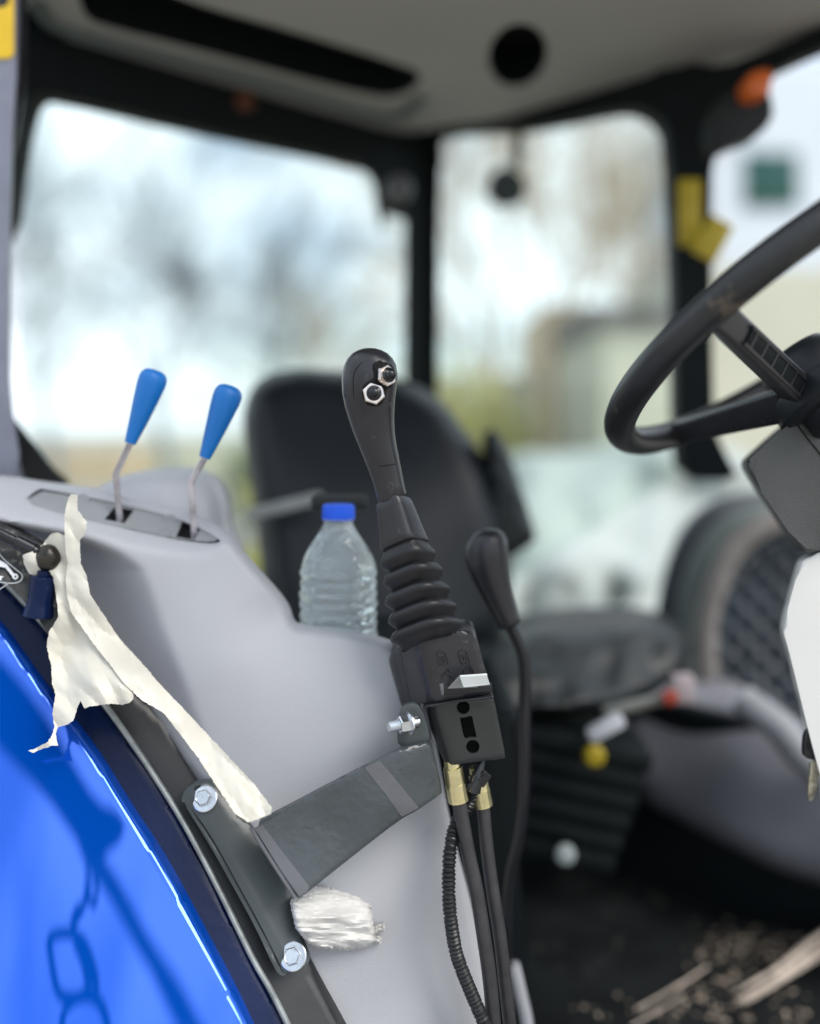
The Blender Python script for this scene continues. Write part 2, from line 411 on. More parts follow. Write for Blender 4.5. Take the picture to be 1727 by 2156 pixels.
# decal on the plate: outline triangle and white tool symbol
dc = lambda u, v, o=-.0012: P(u, v, float(Dp(u, v)[0])+o-.002)
bm = bmesh.new(); tube(bm, [dc(*q) for q in [(-40, 1105), (0, 1168), (30, 1196), (46, 1210), (44, 1222), (28, 1228), (0, 1226), (-40, 1222)]], .00035, n=6)
for q in ([(-4, 1243), (16, 1230)],): tube(bm, [dc(*x) for x in q], .0003, n=6)
o_ = finish(bm, 'decal_border', M['decal'], dp)
bm = bmesh.new()
for poly in ([(-10, 1176), (4, 1182), (16, 1190), (16, 1194), (10, 1195), (0, 1193), (-10, 1190)], [(8, 1191), (13, 1188), (32, 1212), (28, 1216)], [(-12, 1211), (8, 1214), (3, 1217), (2, 1222), (-12, 1221)]):
    f = [bm.verts.new(dc(*x)) for x in poly]; r = bmesh.ops.extrude_face_region(bm, geom=[bm.faces.new(f)]); 
    for v in r['geom']:
        if isinstance(v, bmesh.types.BMVert): v.co.y += .0008
tube(bm, [dc(*x) for x in circ(32, 1214, 4.5, n=12)+[(36.5, 1214)]], .0008, n=6, step=0)
finish(bm, 'decal_symbol', M['decal'], dp)

# --- open door with its mirror, out of frame behind the camera; the fender paint reflects it
def refl(u, v, t):
    p, a, b = [P(x, y, float(Df(x, y)[0])) for x, y in ((u, v), (u+2, v), (u, v+2))]
    n = (a-p).cross(b-p).normalized(); d = (p-Vector((0, 0, ZC))).normalized()
    return p+(d-2*d.dot(n)*n)*t
def rtube(name, pts, t, r, m=None, closed=False, par=None):
    q = [refl(u, v, t) for u, v in pts]; bm = bmesh.new()
    if closed: q = [Vector(x) for x in crom(q+[q[0]], -4)]; loft(bm, q, [r]*len(q), n=10)
    else: tube(bm, q, r, n=10)
    return finish(bm, name, m or M['blackmat'], par or T)
dt = .50
def tv(v): return .70+.30*max(0, min(1, (v-1770)/330))
def vtube(name, pts, r, par=None, m=None):
    bm = bmesh.new(); tube(bm, [refl(u, v, tv(v)) for u, v in pts], r, n=10); return finish(bm, name, m or M['blackmat'], par or T)
dr_ = vtube('open_door', [(176, 1770), (189, 1797), (244, 1878), (304, 1990), (367, 2087), (405, 2160), (470, 2300)], .014)
vtube('door_rail', [(306, 1985), (318, 2035), (347, 2100), (387, 2180)], .005, dr_)
bm = bmesh.new(); q = [refl(u, v, .70) for u, v in chaikin([(-60, 1500), (0, 1565), (90, 1652), (170, 1765), (192, 1802), (222, 1790), (270, 1750), (250, 1705), (205, 1690), (150, 1600), (80, 1480), (0, 1385), (-60, 1320)], 1)]
f = [bm.verts.new(x) for x in q]; g_ = [bm.verts.new(x+Vector((0, -.03, .01))) for x in q]
bm.faces.new(f); bm.faces.new(list(reversed(g_)))
for i in range(len(f)): bm.faces.new([f[(i+1) % len(f)], f[i], g_[i], g_[(i+1) % len(f)]])
bmesh.ops.triangulate(bm, faces=[x for x in bm.faces if len(x.verts) > 4]); finish(bm, 'door_panel', M['trim'], dr_)
mr_ = rtube('door_mirror', [(101, 1975), (126, 1965), (154, 1967), (175, 1983), (190, 2017), (202, 2066), (199, 2094), (182, 2098), (140, 2101), (122, 2087), (112, 2049)], dt, .0062, closed=True)
rtube('mirror_back', [(160, 1975), (178, 2020), (190, 2080)], dt, .009, par=mr_)
rtube('mirror_arm', [(150, 1968), (158, 1940), (172, 1915), (181, 1885), (186, 1850)], dt, .0062, par=mr_)
rtube('mirror_clamp', [(154, 1918), (162, 1930)], dt, .011, par=mr_)
rtube('arm_bracket', [(184, 1808), (196, 1830), (203, 1870), (200, 1905), (190, 1895), (184, 1850)], dt, .0045, closed=True, par=mr_)
rtube('door_mirror', [(134, 2126), (160, 2102), (190, 2097), (212, 2116), (225, 2156), (228, 2200), (200, 2215), (150, 2210), (130, 2170)], dt, .0068, closed=True)

# --- console ---------------------------------------------------------------
Dm = tps([(-300, 1080, .872), (0, 1100, .870), (130, 1112, .868), (280, 1165, .862), (400, 1172, .866), (470, 1150, .872), (540, 1250, .868), (605, 1300, .876), (400, 1300, .856), (480, 1400, .848), (620, 1340, .866), (820, 1370, .870),
          (600, 1500, .846), (820, 1500, .858), (700, 1700, .842), (930, 1700, .868), (660, 1950, .832), (850, 1900, .845), (1000, 1950, .878), (720, 2156, .825), (900, 2156, .838), (1040, 2156, .872), (1100, 2540, .87), (900, 2540, .81),
          (500, 1680, .842), (425, 1550, .847), (330, 1300, .860)])
def Dcon(u, v):
    u = np.atleast_1d(u).astype(float); v = np.atleast_1d(v).astype(float)
    vl = np.interp(u, [-300, 0, 60, 130, 200, 280, 350, 410, 450, 475, 500, 560], [1062, 1086, 1096, 1108, 1124, 1148, 1160, 1164, 1158, 1140, 1120, 1100])
    cu = np.interp(v, [1100, 1140, 1165, 1200, 1250, 1300, 1420, 1560, 1640, 1720, 1800], [150, 220, 262, 300, 320, 336, 382, 434, 468, 515, 560])
    top = np.log1p(np.exp(np.clip((vl-v)/5, -30, 30)))*5*.00075
    fac = np.log1p(np.exp(np.clip((cu-u)/5, -30, 30)))*5*.00037
    on = np.clip((v-vl-6)/40, 0, 1); on = on*on*(3-2*on); off = np.clip((1780-v)/260, 0, 1)
    return Dm(u, v)+top+np.minimum(fac, .085)*on*off
co = [(-300, 985), (0, 1003), (60, 1014), (130, 1022), (200, 1030), (300, 1052), (400, 1082), (455, 1112), (488, 1142), (505, 1165), (540, 1205), (585, 1255), (606, 1285), (612, 1312), (625, 1324), (700, 1332), (780, 1344), (845, 1366),
      (900, 1480), (930, 1640), (940, 1700), (962, 1800), (990, 1900), (1012, 2000), (1040, 2156), (1090, 2350), (1130, 2540), (860, 2540), (700, 2156), (640, 2030), (560, 1860), (430, 1660), (330, 1520), (250, 1440), (150, 1400), (60, 1250), (-60, 1180), (-300, 1120)]
plate_o = [(45, 1057), (80, 1029), (96, 1030), (180, 1046), (267, 1064), (340, 1082), (400, 1102), (440, 1122), (466, 1138), (458, 1145), (434, 1146), (384, 1140), (334, 1130), (230, 1107), (130, 1084)]
slot1 = [(243, 1066), (282, 1074), (261, 1103), (219, 1094)]; slot2 = [(384, 1097), (424, 1108), (409, 1138), (370, 1131)]
console = part('console', co, Dcon, M['panel'], sp=9, rr=14, rd=.008, thick=.02, smooth=2, ang=80, holes=[plate_o], hole_smooth=1)
pl_in = [(a*.978+.022*255, b*.91+.09*1088) for a, b in plate_o]
lp = sheet('lever_plate', pl_in, lambda u, v: Dcon(u, v)+.0008, M['panelmid'], parent=console, sp=7, rr=3, rd=.0008, thick=.003, holes=[slot1, slot2], smooth=1, hole_smooth=0, ang=60)
sheet('recess', plate_o, lambda u, v: Dcon(u, v)+.014, M['void'], parent=console, sp=20, thick=.003)
for s_ in (slot1, slot2):  # slot collars
    bm = bmesh.new(); m = len(s_)
    fr = [bm.verts.new(P(u, v, float(Dcon(u, v)[0])+.0008)) for u, v in s_]; bk = [bm.verts.new(q.co+Vector((0, .006, -.009))) for q in fr]
    for i in range(m): bm.faces.new([fr[i], fr[(i+1) % m], bk[(i+1) % m], bk[i]])
    finish(bm, 'lever_slot', M['black'], console)
for (u, v) in ((172, 1050), (131, 1072), (355, 1094), (342, 1122)):
    bm = bmesh.new(); c = P(u, v, float(Dcon(u, v)[0])-.0001); nrm = Vector((.08, -.60, .80))
    lathe(bm, c, nrm, [(-.001, .0072), (.0002, .0070), (.0002, .0060), (-.0006, .0056), (-.0006, .0040), (.0001, .0036), (.0001, .0020), (-.0006, .0018)], n=20)
    finish(bm, 'plate_screw', M['panelmid'], console)
# hump behind
Dh = tps([(a, b, rm(c)+.052) for a, b, c in [(200, 1030, 1.0), (250, 1040, .985), (340, 1030, .975), (430, 1060, .985), (470, 1120, 1.0), (350, 992, 1.02), (290, 1100, .97), (250, 1000, 1.02), (480, 1200, 1.0)]])
sheet('console_hump', [(190, 1040), (205, 1026), (240, 1008), (285, 993), (340, 988), (390, 993), (428, 1010), (448, 1040), (458, 1080), (462, 1130), (500, 1200), (300, 1200), (180, 1120)], Dh, M['panel'], parent=console, sp=10, rr=26, rd=.05, thick=.08, ang=80)
# --- the two blue topped levers
def blue_lever(name, base, bend, top, kend, d0, d1, label):
    d0 = float(Dcon(*base)[0])+.007; d1 = d0-.022
    bm = bmesh.new(); a, b, c = P(*base, d0), P(*bend, (d0+d1)/2), P(*top, d1)
    a2 = a+(a-b).normalized()*.03
    q = [a2, a, b+(a-b).normalized()*.006, b, b+(c-b).normalized()*.006, c, c+(c-b).normalized()*.006]
    loft(bm, q, [.0030]*7, [.0019]*7, n=12, ex=6, up=(.35, -1, 0))
    rod = finish(bm, name, M['rod'], T, label=label)
    e = P(*kend, d1+.004); bm = bmesh.new(); ax = e-c; LL = ax.length
    prof = [(-.0005, .0046), (0, .0052), (.04, .0056), (.2, .0074), (.45, .0100), (.65, .0120), (.8, .0132), (.88, .0132), (.93, .0122), (.97, .0100), (.99, .0072), (1.0, .003), (1.001, .0005)]
    lathe(bm, c, ax, [(t*LL, r) for t, r in prof], n=32)
    finish(bm, 'knob', M['knob'], rod)
blue_lever('hydraulic_lever', (252, 1092), (244, 998), (274, 933), (329, 779), .874, .856, 'left blue topped lever, its knob leaning right above the grey console')
blue_lever('hydraulic_lever', (409, 1128), (403, 1014), (431, 964), (487, 812), .870, .852, 'right blue topped lever standing nearer to the black joystick')

# --- bracket plate with arm
Dl = lambda u, v: Df(u, v)-.004
pl = [(382, 1690), (384, 1674), (397, 1654), (422, 1645), (448, 1646), (462, 1660), (485, 1696), (527, 1738), (575, 1815), (624, 1894), (616, 1904), (627, 1958), (650, 2012), (652, 2026), (640, 2038), (604, 2050), (594, 2042), (590, 2030), (545, 1941), (494, 1848), (443, 1756), (393, 1688)]
brk = part('lever_bracket', pl, Dl, M['plate'], sp=12, rr=3.5, rd=.0012, thick=.006, smooth=1, holes=[circ(417, 1660, 9, 6, rot=-.5, n=14)])
sheet('bracket_flange', [(382, 1684), (388, 1670), (396, 1680), (446, 1754), (498, 1848), (549, 1941), (594, 2034), (606, 2052), (592, 2056), (579, 2042), (537, 1950), (486, 1858), (435, 1768)], lambda u, v: Dl(u, v)+.003, M['plate'], parent=brk, sp=10, rr=3, rd=.001, thick=.007, smooth=1)
Da = tps([(527, 1740, .788), (624, 1894, .775), (700, 1740, .792), (790, 1640, .797), (837, 1579, .803), (860, 1700, .798), (895, 1566, .812), (931, 1669, .822), (880, 1620, .806)])
arm = [(528, 1740), (600, 1703), (700, 1650), (781, 1609), (837, 1580), (880, 1568), (897, 1563), (908, 1568), (916, 1600), (932, 1666), (928, 1673), (880, 1706), (843, 1725), (740, 1805), (640, 1885), (624, 1894), (575, 1815)]
sheet('bracket_arm', arm, Da, M['arm'], parent=brk, sp=7, rr=3, rd=.0012, thick=.007, smooth=1, noisef=lambda x, y: nz(x, y, .12, .0004)*(1 if 560 < x < 790 else .15))
# paler strips on the arm: sheen of the bends painted as colour
for q in ([(536, 1744), (552, 1737), (600, 1800), (652, 1868), (646, 1878), (630, 1888), (585, 1822)], [(768, 1617), (782, 1610), (800, 1602), (845, 1655), (882, 1701), (866, 1710), (846, 1720), (812, 1672)]):
    sheet('sheen_band', q, lambda u, v: Da(u, v)-.0004, M['armlight'], parent=brk, sp=7, thick=.0012, smooth=0)
bm = bmesh.new(); tubeuv(bm, [(528, 1742, .786), (560, 1795, .783), (600, 1857, .779), (622, 1892, .773)], .0016, n=8)
finish(bm, 'weld_seam', M['armlight'], brk)
tab = [(838, 1575), (836, 1530), (841, 1500), (848, 1488), (864, 1480), (878, 1482), (886, 1490), (898, 1520), (904, 1550), (902, 1560), (880, 1572)]
Dtab = lambda u, v: .816+0*u
sheet('bracket_tab', tab, Dtab, M['plate'], parent=brk, sp=7, thick=.005, rr=2, rd=.0008, smooth=1, holes=[circ(878, 1520, 9, 13, n=14)])
sheet('tab_edge', [(884, 1484), (893, 1484), (900, 1498), (910, 1552), (906, 1560), (898, 1558), (894, 1520)], lambda u, v: .8148+(u-884)*.0005, M['armlight'], parent=brk, sp=7, thick=.004, smooth=1)

def hexbolt(name, c, ax, r=.008, parent=None, washer=True, h=.0055, mt='zinc'):
    ax = Vector(ax).normalized(); bm = bmesh.new()
    if washer: lathe(bm, c, ax, [(-.001, r*1.55), (.0012, r*1.55), (.0016, r*1.48), (.0017, r*1.1), (.0019, r*.9)], n=32)
    lathe(bm, Vector(c)+ax*.0016, ax, [(0, r*1.02), (h*.82, r*1.02), (h, r*.90)], n=6)
    lathe(bm, Vector(c)+ax*.0016, ax, [(h-.001, r*.84), (h+.0003, r*.80), (h-.0004, r*.66), (h-.0006, .0002)], n=24)
    return finish(bm, name, M[mt], parent, 25)
nb = Vector((-.15, -.86, .48))
hexbolt('bolt', P(432, 1682, float(Dl(432, 1682)[0])-.0018), nb, .0072, brk)
hexbolt('bolt', P(618, 2014, float(Dl(618, 2014)[0])-.0018), nb, .0072, brk)
# pivot bolt with nut on the tab
bm = bmesh.new(); c = P(872, 1521, .812); ax = Vector((-1, -.45, -.05)).normalized()
lathe(bm, c, ax, [(-.004, .0040), (.002, .0040)], n=16)
lathe(bm, c+ax*.0035, ax, [(0, .0098), (.0015, .0098)], n=28)
lathe(bm, c+ax*.005, ax, [(0, .0078), (.0078, .0078), (.0088, .0068)], n=6)
pr = []
for i in range(9): pr += [(.0125+i*.0011, .0040), (.0125+i*.0011+.00055, .0046)]
lathe(bm, c+ax*.001, ax, pr+[(.0225, .0038), (.0228, .0001)], n=18)
finish(bm, 'pivot_bolt', M['zinc'], brk, 25)
bm = bmesh.new(); lathe(bm, P(878, 1519, .8145), (-.8, -.9, 0), [(0, .0045), (.0035, .0045), (.004, .0038)], n=6); finish(bm, 'nut', M['zinc'], brk, 25)

# --- joystick ----------------------------------------------------------------
def smax(x, s=6.): return s*np.log1p(np.exp(np.clip(x/s, -30, 30)))
def boxdepth(u, v):
    e = 872+(v-1335)*.245
    return .812+(u-950)*.00010+smax(e+4-u, 11)*.00085
hs = [(819, 1388), (828, 1372), (848, 1354), (868, 1336), (885, 1330), (940, 1326), (985, 1325), (998, 1328), (1005, 1342), (1014, 1380), (1025, 1420), (1035, 1450), (1038, 1464), (1000, 1469), (950, 1476), (910, 1482), (890, 1490), (870, 1488), (846, 1496), (832, 1440), (821, 1402)]
joy = sheet('joystick', hs, boxdepth, M['black'], parent=T, sp=7, rr=7, rd=.004, thick=.045, smooth=1, ang=50, label='black loader joystick with two push buttons on its grip and a rubber bellows')
lw = [(886, 1488), (905, 1480), (960, 1473), (1034, 1465), (1040, 1470), (1052, 1530), (1065, 1594), (1060, 1598), (1000, 1604), (944, 1613), (932, 1600), (905, 1530)]
def lowdepth(u, v):
    e = 912+(v-1485)*.27
    return .816+(u-950)*.00010+smax(e-u, 6)*.0010
hole_r = [(986, 1502), (993, 1506), (1004, 1503), (1011, 1500), (1014, 1520), (1021, 1552), (1024, 1562), (1014, 1563), (1006, 1562), (998, 1566), (994, 1552), (988, 1524)]
hole_r = [(971, 1512), (976, 1514), (988, 1514), (996, 1509), (1000, 1512), (1005, 1545), (1003, 1551), (994, 1550), (984, 1555), (979, 1553), (973, 1525)]
# coordinates measured on the photo
def q5(x, y): return (806+x*.16018, 1309.7+y*.16018)
h1 = circ(*q5(1060, 1125), 14, 14.2); h3 = circ(*q5(1185, 1640), 14.2, 14.6)
h2 = [q5(*p) for p in [(1012, 1250), (1040, 1258), (1100, 1250), (1160, 1230), (1180, 1245), (1205, 1380), (1235, 1500), (1225, 1520), (1160, 1515), (1090, 1535), (1070, 1520), (1040, 1400)]]
low = sheet('joystick_base', lw, lowdepth, M['basem'], parent=joy, sp=7, rr=2.5, rd=.001, thick=.003, smooth=1, ang=45, holes=[h1, h2, h3])
prism('base_core', [(905, 1490), (1034, 1475), (1056, 1588), (948, 1604)], .834, .03, M['void'], joy, bev=.001)
prism('gasket', [(890, 1492), (908, 1483), (960, 1474), (1038, 1465), (1041, 1471), (960, 1480), (910, 1489)], .8125, .04, M['blackgl'], joy, bev=.001)
# locking tab (bent zinc strip) and its slot
prism('slot_lip', [q5(740, 812), q5(800, 806), q5(808, 965), q5(775, 972)], .8105, .004, M['armlight'], joy, bev=.0006)
prism('lock_slot', [q5(800, 830), q5(860, 825), q5(1430, 800), q5(1445, 915), q5(815, 965)], .8108, .003, M['blackgl'], joy, bev=.0006)
bm = bmesh.new()
tp = [q5(845, 870), q5(1010, 702), q5(1045, 700), q5(1080, 860)]
A = [P(*q5(850, 868), .8075), P(*q5(1005, 700), .796), P(*q5(1060, 855), .786)]
Bb = [P(*q5(1240, 850), .8095), P(*q5(1360, 675), .800), P(*q5(1408, 818), .790)]
A.insert(2, A[1].lerp(A[2], .12)); Bb.insert(2, Bb[1].lerp(Bb[2], .12))
A.insert(2, P(*q5(1022, 700), .7950)); Bb.insert(2, P(*q5(1374, 676), .7990))
th = Vector((0.0004, .0012, -.0010)); va = [bm.verts.new(p) for p in A]; vb = [bm.verts.new(p) for p in Bb]; vc = [bm.verts.new(p+th) for p in A]; vd = [bm.verts.new(p+th) for p in Bb]
for i in range(len(A)-1):
    bm.faces.new([va[i], va[i+1], vb[i+1], vb[i]]); bm.faces.new([vc[i+1], vc[i], vd[i], vd[i+1]])
    bm.faces.new([va[i+1], va[i], vc[i], vc[i+1]]); bm.faces.new([vb[i], vb[i+1], vd[i+1], vd[i]])
bm.faces.new([va[0], vb[0], vd[0], vc[0]]); bm.faces.new([va[-1], vc[-1], vd[-1], vb[-1]])
bmesh.ops.bevel(bm, geom=list(bm.edges), offset=.0004, segments=2, affect='EDGES')
finish(bm, 'lock_tab', M['zincp'], joy)
# embossed padlock marks
bm = bmesh.new()
def emb(pts, r=.0005, off=-.0006):
    tube(bm, [P(*q5(*p), float(boxdepth(*[np.array([x]) for x in q5(*p)])[0])+off) for p in pts], r, n=6, step=0)
def curve(pts): return crom(pts, -5)
emb([(718, 440), (712, 415)]+curve([(712, 415), (735, 392), (775, 388), (812, 400), (830, 430), (838, 462)]))
emb([(722, 472), (840, 455), (868, 555), (750, 568), (722, 472)])
emb(curve([(790, 535), (780, 505), (795, 482), (815, 490), (825, 530)]))
emb(curve([(1030, 455), (1000, 430), (1000, 400), (1030, 372), (1075, 372), (1105, 395), (1115, 440)])); emb([(1005, 430), (1035, 545), (1150, 530), (1115, 435), (1020, 450)])
emb(curve([(1072, 500), (1065, 475), (1078, 460), (1095, 468), (1112, 512)]))
emb([(790, 750), (775, 708), (865, 610), (880, 650)]); emb([(800, 710), (860, 645)]); emb([(840, 670), (905, 725)]); emb([(850, 665), (915, 718)]); emb([(895, 745), (940, 738)])
emb([(1075, 688), (1060, 645), (1150, 565), (1165, 600)]); emb([(1150, 610), (1165, 655), (1215, 680)]); emb([(1165, 605), (1205, 660)])
finish(bm, 'embossed_marks', M['black'], joy)
# side seam on the housing
bm = bmesh.new(); emb([(215, 345), (240, 430), (265, 580), (300, 740), (370, 1060)], .0003, -.0001); finish(bm, 'mould_seam', M['black'], joy)
# bellows
bm = bmesh.new(); jd = .826
cen = [(852, 1143), (860, 1177), (869, 1213), (879, 1255), (891, 1292), (901, 1330)]; pk = [53, 57, 62, 66, 70]
cs = []; rx = []
px = lambda n: n*K*jd
ring = [((851, 1135), 36), ((853, 1148), 40)]
ps = [((860, 1177), 54), ((871, 1214), 58.5), ((880, 1255), 64), ((890.5, 1293), 67.5), ((899, 1330), 71)]
vy = [((866, 1196), 43), ((876, 1236), 46), ((886, 1276), 51), ((896, 1313), 55)]
for i, (c, r) in enumerate(ps):
    ring += [((c[0]-3.6, c[1]-12), r*.90), ((c[0]-1.4, c[1]-4), r*.985), ((c[0], c[1]+1.5), r), ((c[0]+1.8, c[1]+6), r*.965)]
    if i < 4:
        q, rr_ = vy[i]; ring += [((q[0]-1, q[1]-3), rr_*1.02), (q, rr_*.99)]
ring += [((905, 1345), 60), ((908, 1356), 58)]
axs = (P(905, 1340, jd)-P(851, 1140, jd)+Vector((0, -.035, 0))).normalized()
loft(bm, [P(*c, jd) for c, r in ring], [px(r)*1.02 for c, r in ring], [px(r)*.92 for c, r in ring], n=56, ex=3.2, yaw=math.radians(-28), axes=[axs]*len(ring), up=(0, -1, 0))
finish(bm, 'bellows', M['rubber'], joy, 70)
# skirt below the grip
bm = bmesh.new()
rg = [((829, 1056), 30), ((830, 1060), 32), ((834, 1075), 34), ((843, 1110), 38), ((850, 1138), 42), ((853, 1148), 43.5), ((854, 1151), 41)]
ax2 = (P(853, 1148, jd)-P(825, 1040, jd)+Vector((0, -.02, 0))).normalized()
loft(bm, [P(*c, jd-.002) for c, r in rg], [px(r) for c, r in rg], [px(r) for c, r in rg], n=48, ex=4.2, yaw=math.radians(-30), axes=[ax2]*len(rg), up=(0, -1, 0))
finish(bm, 'grip_skirt', M['black'], joy, 50)
# grip
bm = bmesh.new()
gr = [(732.5, 777, 2, 2), (734, 777, 14, 13), (738, 777.5, 26, 24), (745, 778.5, 38, 36), (755, 779, 47, 44), (768, 779.5, 53.5, 50), (785, 779, 57.5, 54), (803, 778.5, 58, 55), (825, 777.5, 56, 54), (850, 779, 52.5, 52),
      (875, 782.5, 48, 48), (900, 787, 44, 44), (925, 793, 40, 41), (950, 800, 37, 39), (975, 807.5, 34.5, 37), (1000, 814.5, 32.5, 35), (1025, 820.5, 31.3, 33), (1045, 825, 31.5, 32), (1048, 826, 30, 30)]
gc = [P(u, v, jd-.002-(.010*max(0, min(1, (1000-v)/260)))) for v, u, a, b in gr]
axg = [(gc[min(i+1, len(gc)-1)]-gc[max(i-1, 0)]).normalized() if i > 5 else Vector((0.02, 0, -1)) for i in range(len(gc))]
loft(bm, gc, [px(a) for _, _, a, _ in gr], [px(b) for _, _, _, b in gr], n=56, ex=2.35, axes=axg, up=(0, -1, 0))
finish(bm, 'grip', M['black'], joy, 60)
def gd(u, v):  # front surface of the grip at a pixel
    vs_ = [g[0] for g in gr]; uc = np.interp(v, vs_, [g[1] for g in gr]); a = np.interp(v, vs_, [g[2] for g in gr]); b = np.interp(v, vs_, [g[3] for g in gr])
    x = max(-1, min(1, (u-uc)/a)); dd = np.interp(v, vs_, [c.y for c in gc])
    return dd-px(b)*(1-abs(x)**2.35)**(1/2.35)
bm = bmesh.new()
tube(bm, [P(u, v, gd(u, v)-.0006) for u, v in [(764, 762), (748, 780), (744, 800), (745, 830), (752, 870), (764, 920), (776, 965), (786, 998), (792, 1040)]], .00045, n=6)
tube(bm, [P(u, v, gd(u, v)-.0004) for u, v in [(786, 982), (800, 981), (815, 980), (833, 977)]], .0004, n=6)
finish(bm, 'grip_seam', M['void'], joy)
bm = bmesh.new(); q = P(729.5, 830, gd(729.5, 830)-.0003); lathe(bm, q, Vector((-.75, -.65, 0)), [(-.002, .0026), (.0006, .0026), (.0005, .0019), (-.0015, .0016)], n=16); finish(bm, 'screw_hole', M['void'], joy)
# button recess and buttons
ro = [(781, 767), (790, 757), (806, 757), (822, 762), (834, 776), (836, 800), (828, 815), (815, 819), (812, 835), (806, 850), (792, 858), (776, 856), (764, 846), (759, 828), (764, 808), (780, 800), (789, 793)]
sheet('button_recess', ro, lambda u, v: np.array([gd(a, b) for a, b in zip(u, v)])-.0008, M['void'], parent=joy, sp=5, rr=4, rd=.001, thick=.002, smooth=2, ang=60)
for (u, v, nn_) in ((787, 829, Vector((.10, -.98, .12))), (813, 791, Vector((.62, -.77, .15)))):
    c = P(u, v, gd(u, v)-.0008); nn_ = nn_.normalized(); bm = bmesh.new()
    r_ = .0096
    lathe(bm, c, nn_, [(0, r_), (.002, r_), (.0026, r_*.90), (.0027, r_*.62)], n=6, yaw=.3); lathe(bm, c, nn_, [(0, r_*.70), (.0034, r_*.68), (.0035, r_*.5)], n=28)
    bt = finish(bm, 'button_nut', M['chrome'], joy, 25)
    bm = bmesh.new()
    lathe(bm, c+nn_*.0028, nn_, [(0, .0062), (.0016, .0064), (.0022, .0056), (.0024, .0049), (.0042, .0049), (.0046, .0041), (.0048, .0036), (.0068, .0035), (.0076, .0026), (.0079, .0001)], n=28)
    finish(bm, 'push_button', M['blackgl'], joy, 50)
# hose fittings and hoses
def fitting(pa, pb, d, r=.0086, mt='brass'):
    a, b = P(*pa, d), P(*pb, d); ax = b-a; LL = ax.length; bm = bmesh.new()
    lathe(bm, a, ax, [(-.006, r*.75), (0, r*.8), (.0005, r*.97), (LL*.48, r), (LL*.485, r*.98)], n=28)
    lathe(bm, a+ax*.48, ax, [(0, r*1.03), (LL*.5, r*1.06), (LL*.52, r*.95)], n=14)
    return finish(bm, 'hose_fitting', M[mt], joy, 18)
fitting((953, 1614), (966, 1688), .826); fitting((1005, 1628), (1018, 1698), .840, .0083)
bm = bmesh.new(); tubeuv(bm, [(966, 1684, .826), (985, 1790, .824), (1004, 1880, .822), (1020, 1980, .82), (1031, 2060, .82), (1040, 2156, .82), (1055, 2330, .82), (1070, 2500, .83)], .0062, n=20); finish(bm, 'hydraulic_hose', M['hose'], joy)
bm = bmesh.new(); tubeuv(bm, [(1017, 1692, .840), (1025, 1780, .838), (1037, 1870, .836), (1054, 1980, .835), (1064, 2070, .835), (1074, 2156, .835), (1095, 2330, .84), (1110, 2500, .85)], .0058, n=20); finish(bm, 'hydraulic_hose', M['hose'], joy)
# corrugated conduit
cp = crom([(1003, 1640, .834), (990, 1690, .838), (962, 1730, .836), (948, 1790, .822), (945, 1850, .815), (946, 1900, .812), (951, 1950, .81), (960, 2003, .81), (972, 2040, .81), (988, 2080, .81), (1005, 2120, .81), (1021, 2156, .81), (1060, 2240, .81), (1110, 2340, .82)], 1.6)
pts = [P(*q) for q in cp]; acc = 0; rad = []; last = pts[0]
keep = [pts[0]]
for p in pts[1:]:
    if (p-keep[-1]).length > .00075: keep.append(p)
for p in keep:
    acc += (p-last).length; last = p; ph = (acc/.00345) % 1
    rad.append(.0060 if ph < .56 else .0048)
bm = bmesh.new(); loft(bm, keep, rad, n=18); finish(bm, 'conduit', M['corr'], joy, 30)
bm = bmesh.new(); tubeuv(bm, [(1020, 1560, .842), (1012, 1610, .834), (1004, 1640, .83), (998, 1668, .828)], [.003, .0042, .0056, .0058], n=14)
box(bm, P(1004, 1644, .8275), (.0085, .003, .0018), Matrix.Rotation(-.5, 3, 'Y')); box(bm, P(1018, 1640, .828), (.004, .002, .006), Matrix.Rotation(.6, 3, 'Y'))
finish(bm, 'taped_cable', M['blackgl'], joy, 30)

# --- gear lever -------------------------------------------------------------
bm = bmesh.new(); tubeuv(bm, [(1066, 1290, .945), (1080, 1325, .945), (1095, 1358, .945), (1104, 1395, .945), (1106, 1450, .945), (1104, 1530, .945), (1104, 1620, .948), (1101, 1700, .95), (1090, 1775, .955), (1076, 1830, .96), (1068, 1890, .965), (1066, 1960, .97), (1068, 2060, 1.0)], .0062, n=16)
gl = finish(bm, 'gear_lever', M['blackgl'], T, label='black gear lever with a bulb shaped knob on a bent rod')
bm = bmesh.new(); kp = [(1029, 1113, 2), (1029, 1115, 16), (1028, 1119, 26), (1026, 1128, 36), (1024.5, 1140, 43), (1024, 1155, 46), (1025.5, 1172, 46.5), (1029, 1190, 44.5), (1034, 1210, 41), (1042, 1235, 36), (1052, 1262, 31), (1062, 1285, 27), (1070, 1304, 24.5), (1074, 1313, 24), (1076, 1318, 21), (1077, 1320, 12)]
cc = [P(u, v, .94) for u, v, r in kp]; am = [Vector((.02, -.15, -1)).normalized() if i < 6 else (cc[min(i+1, len(cc)-1)]-cc[i-1]).normalized() for i in range(len(cc))]
am = [Vector((.05+.35*i/15, -.12, -1)).normalized() for i in range(16)]
loft(bm, cc, [r*K*.94 for _, _, r in kp], [r*K*.94 for _, _, r in kp], n=40, axes=am, up=(0, -1, 0)); finish(bm, 'knob', M['black'], gl, 60)

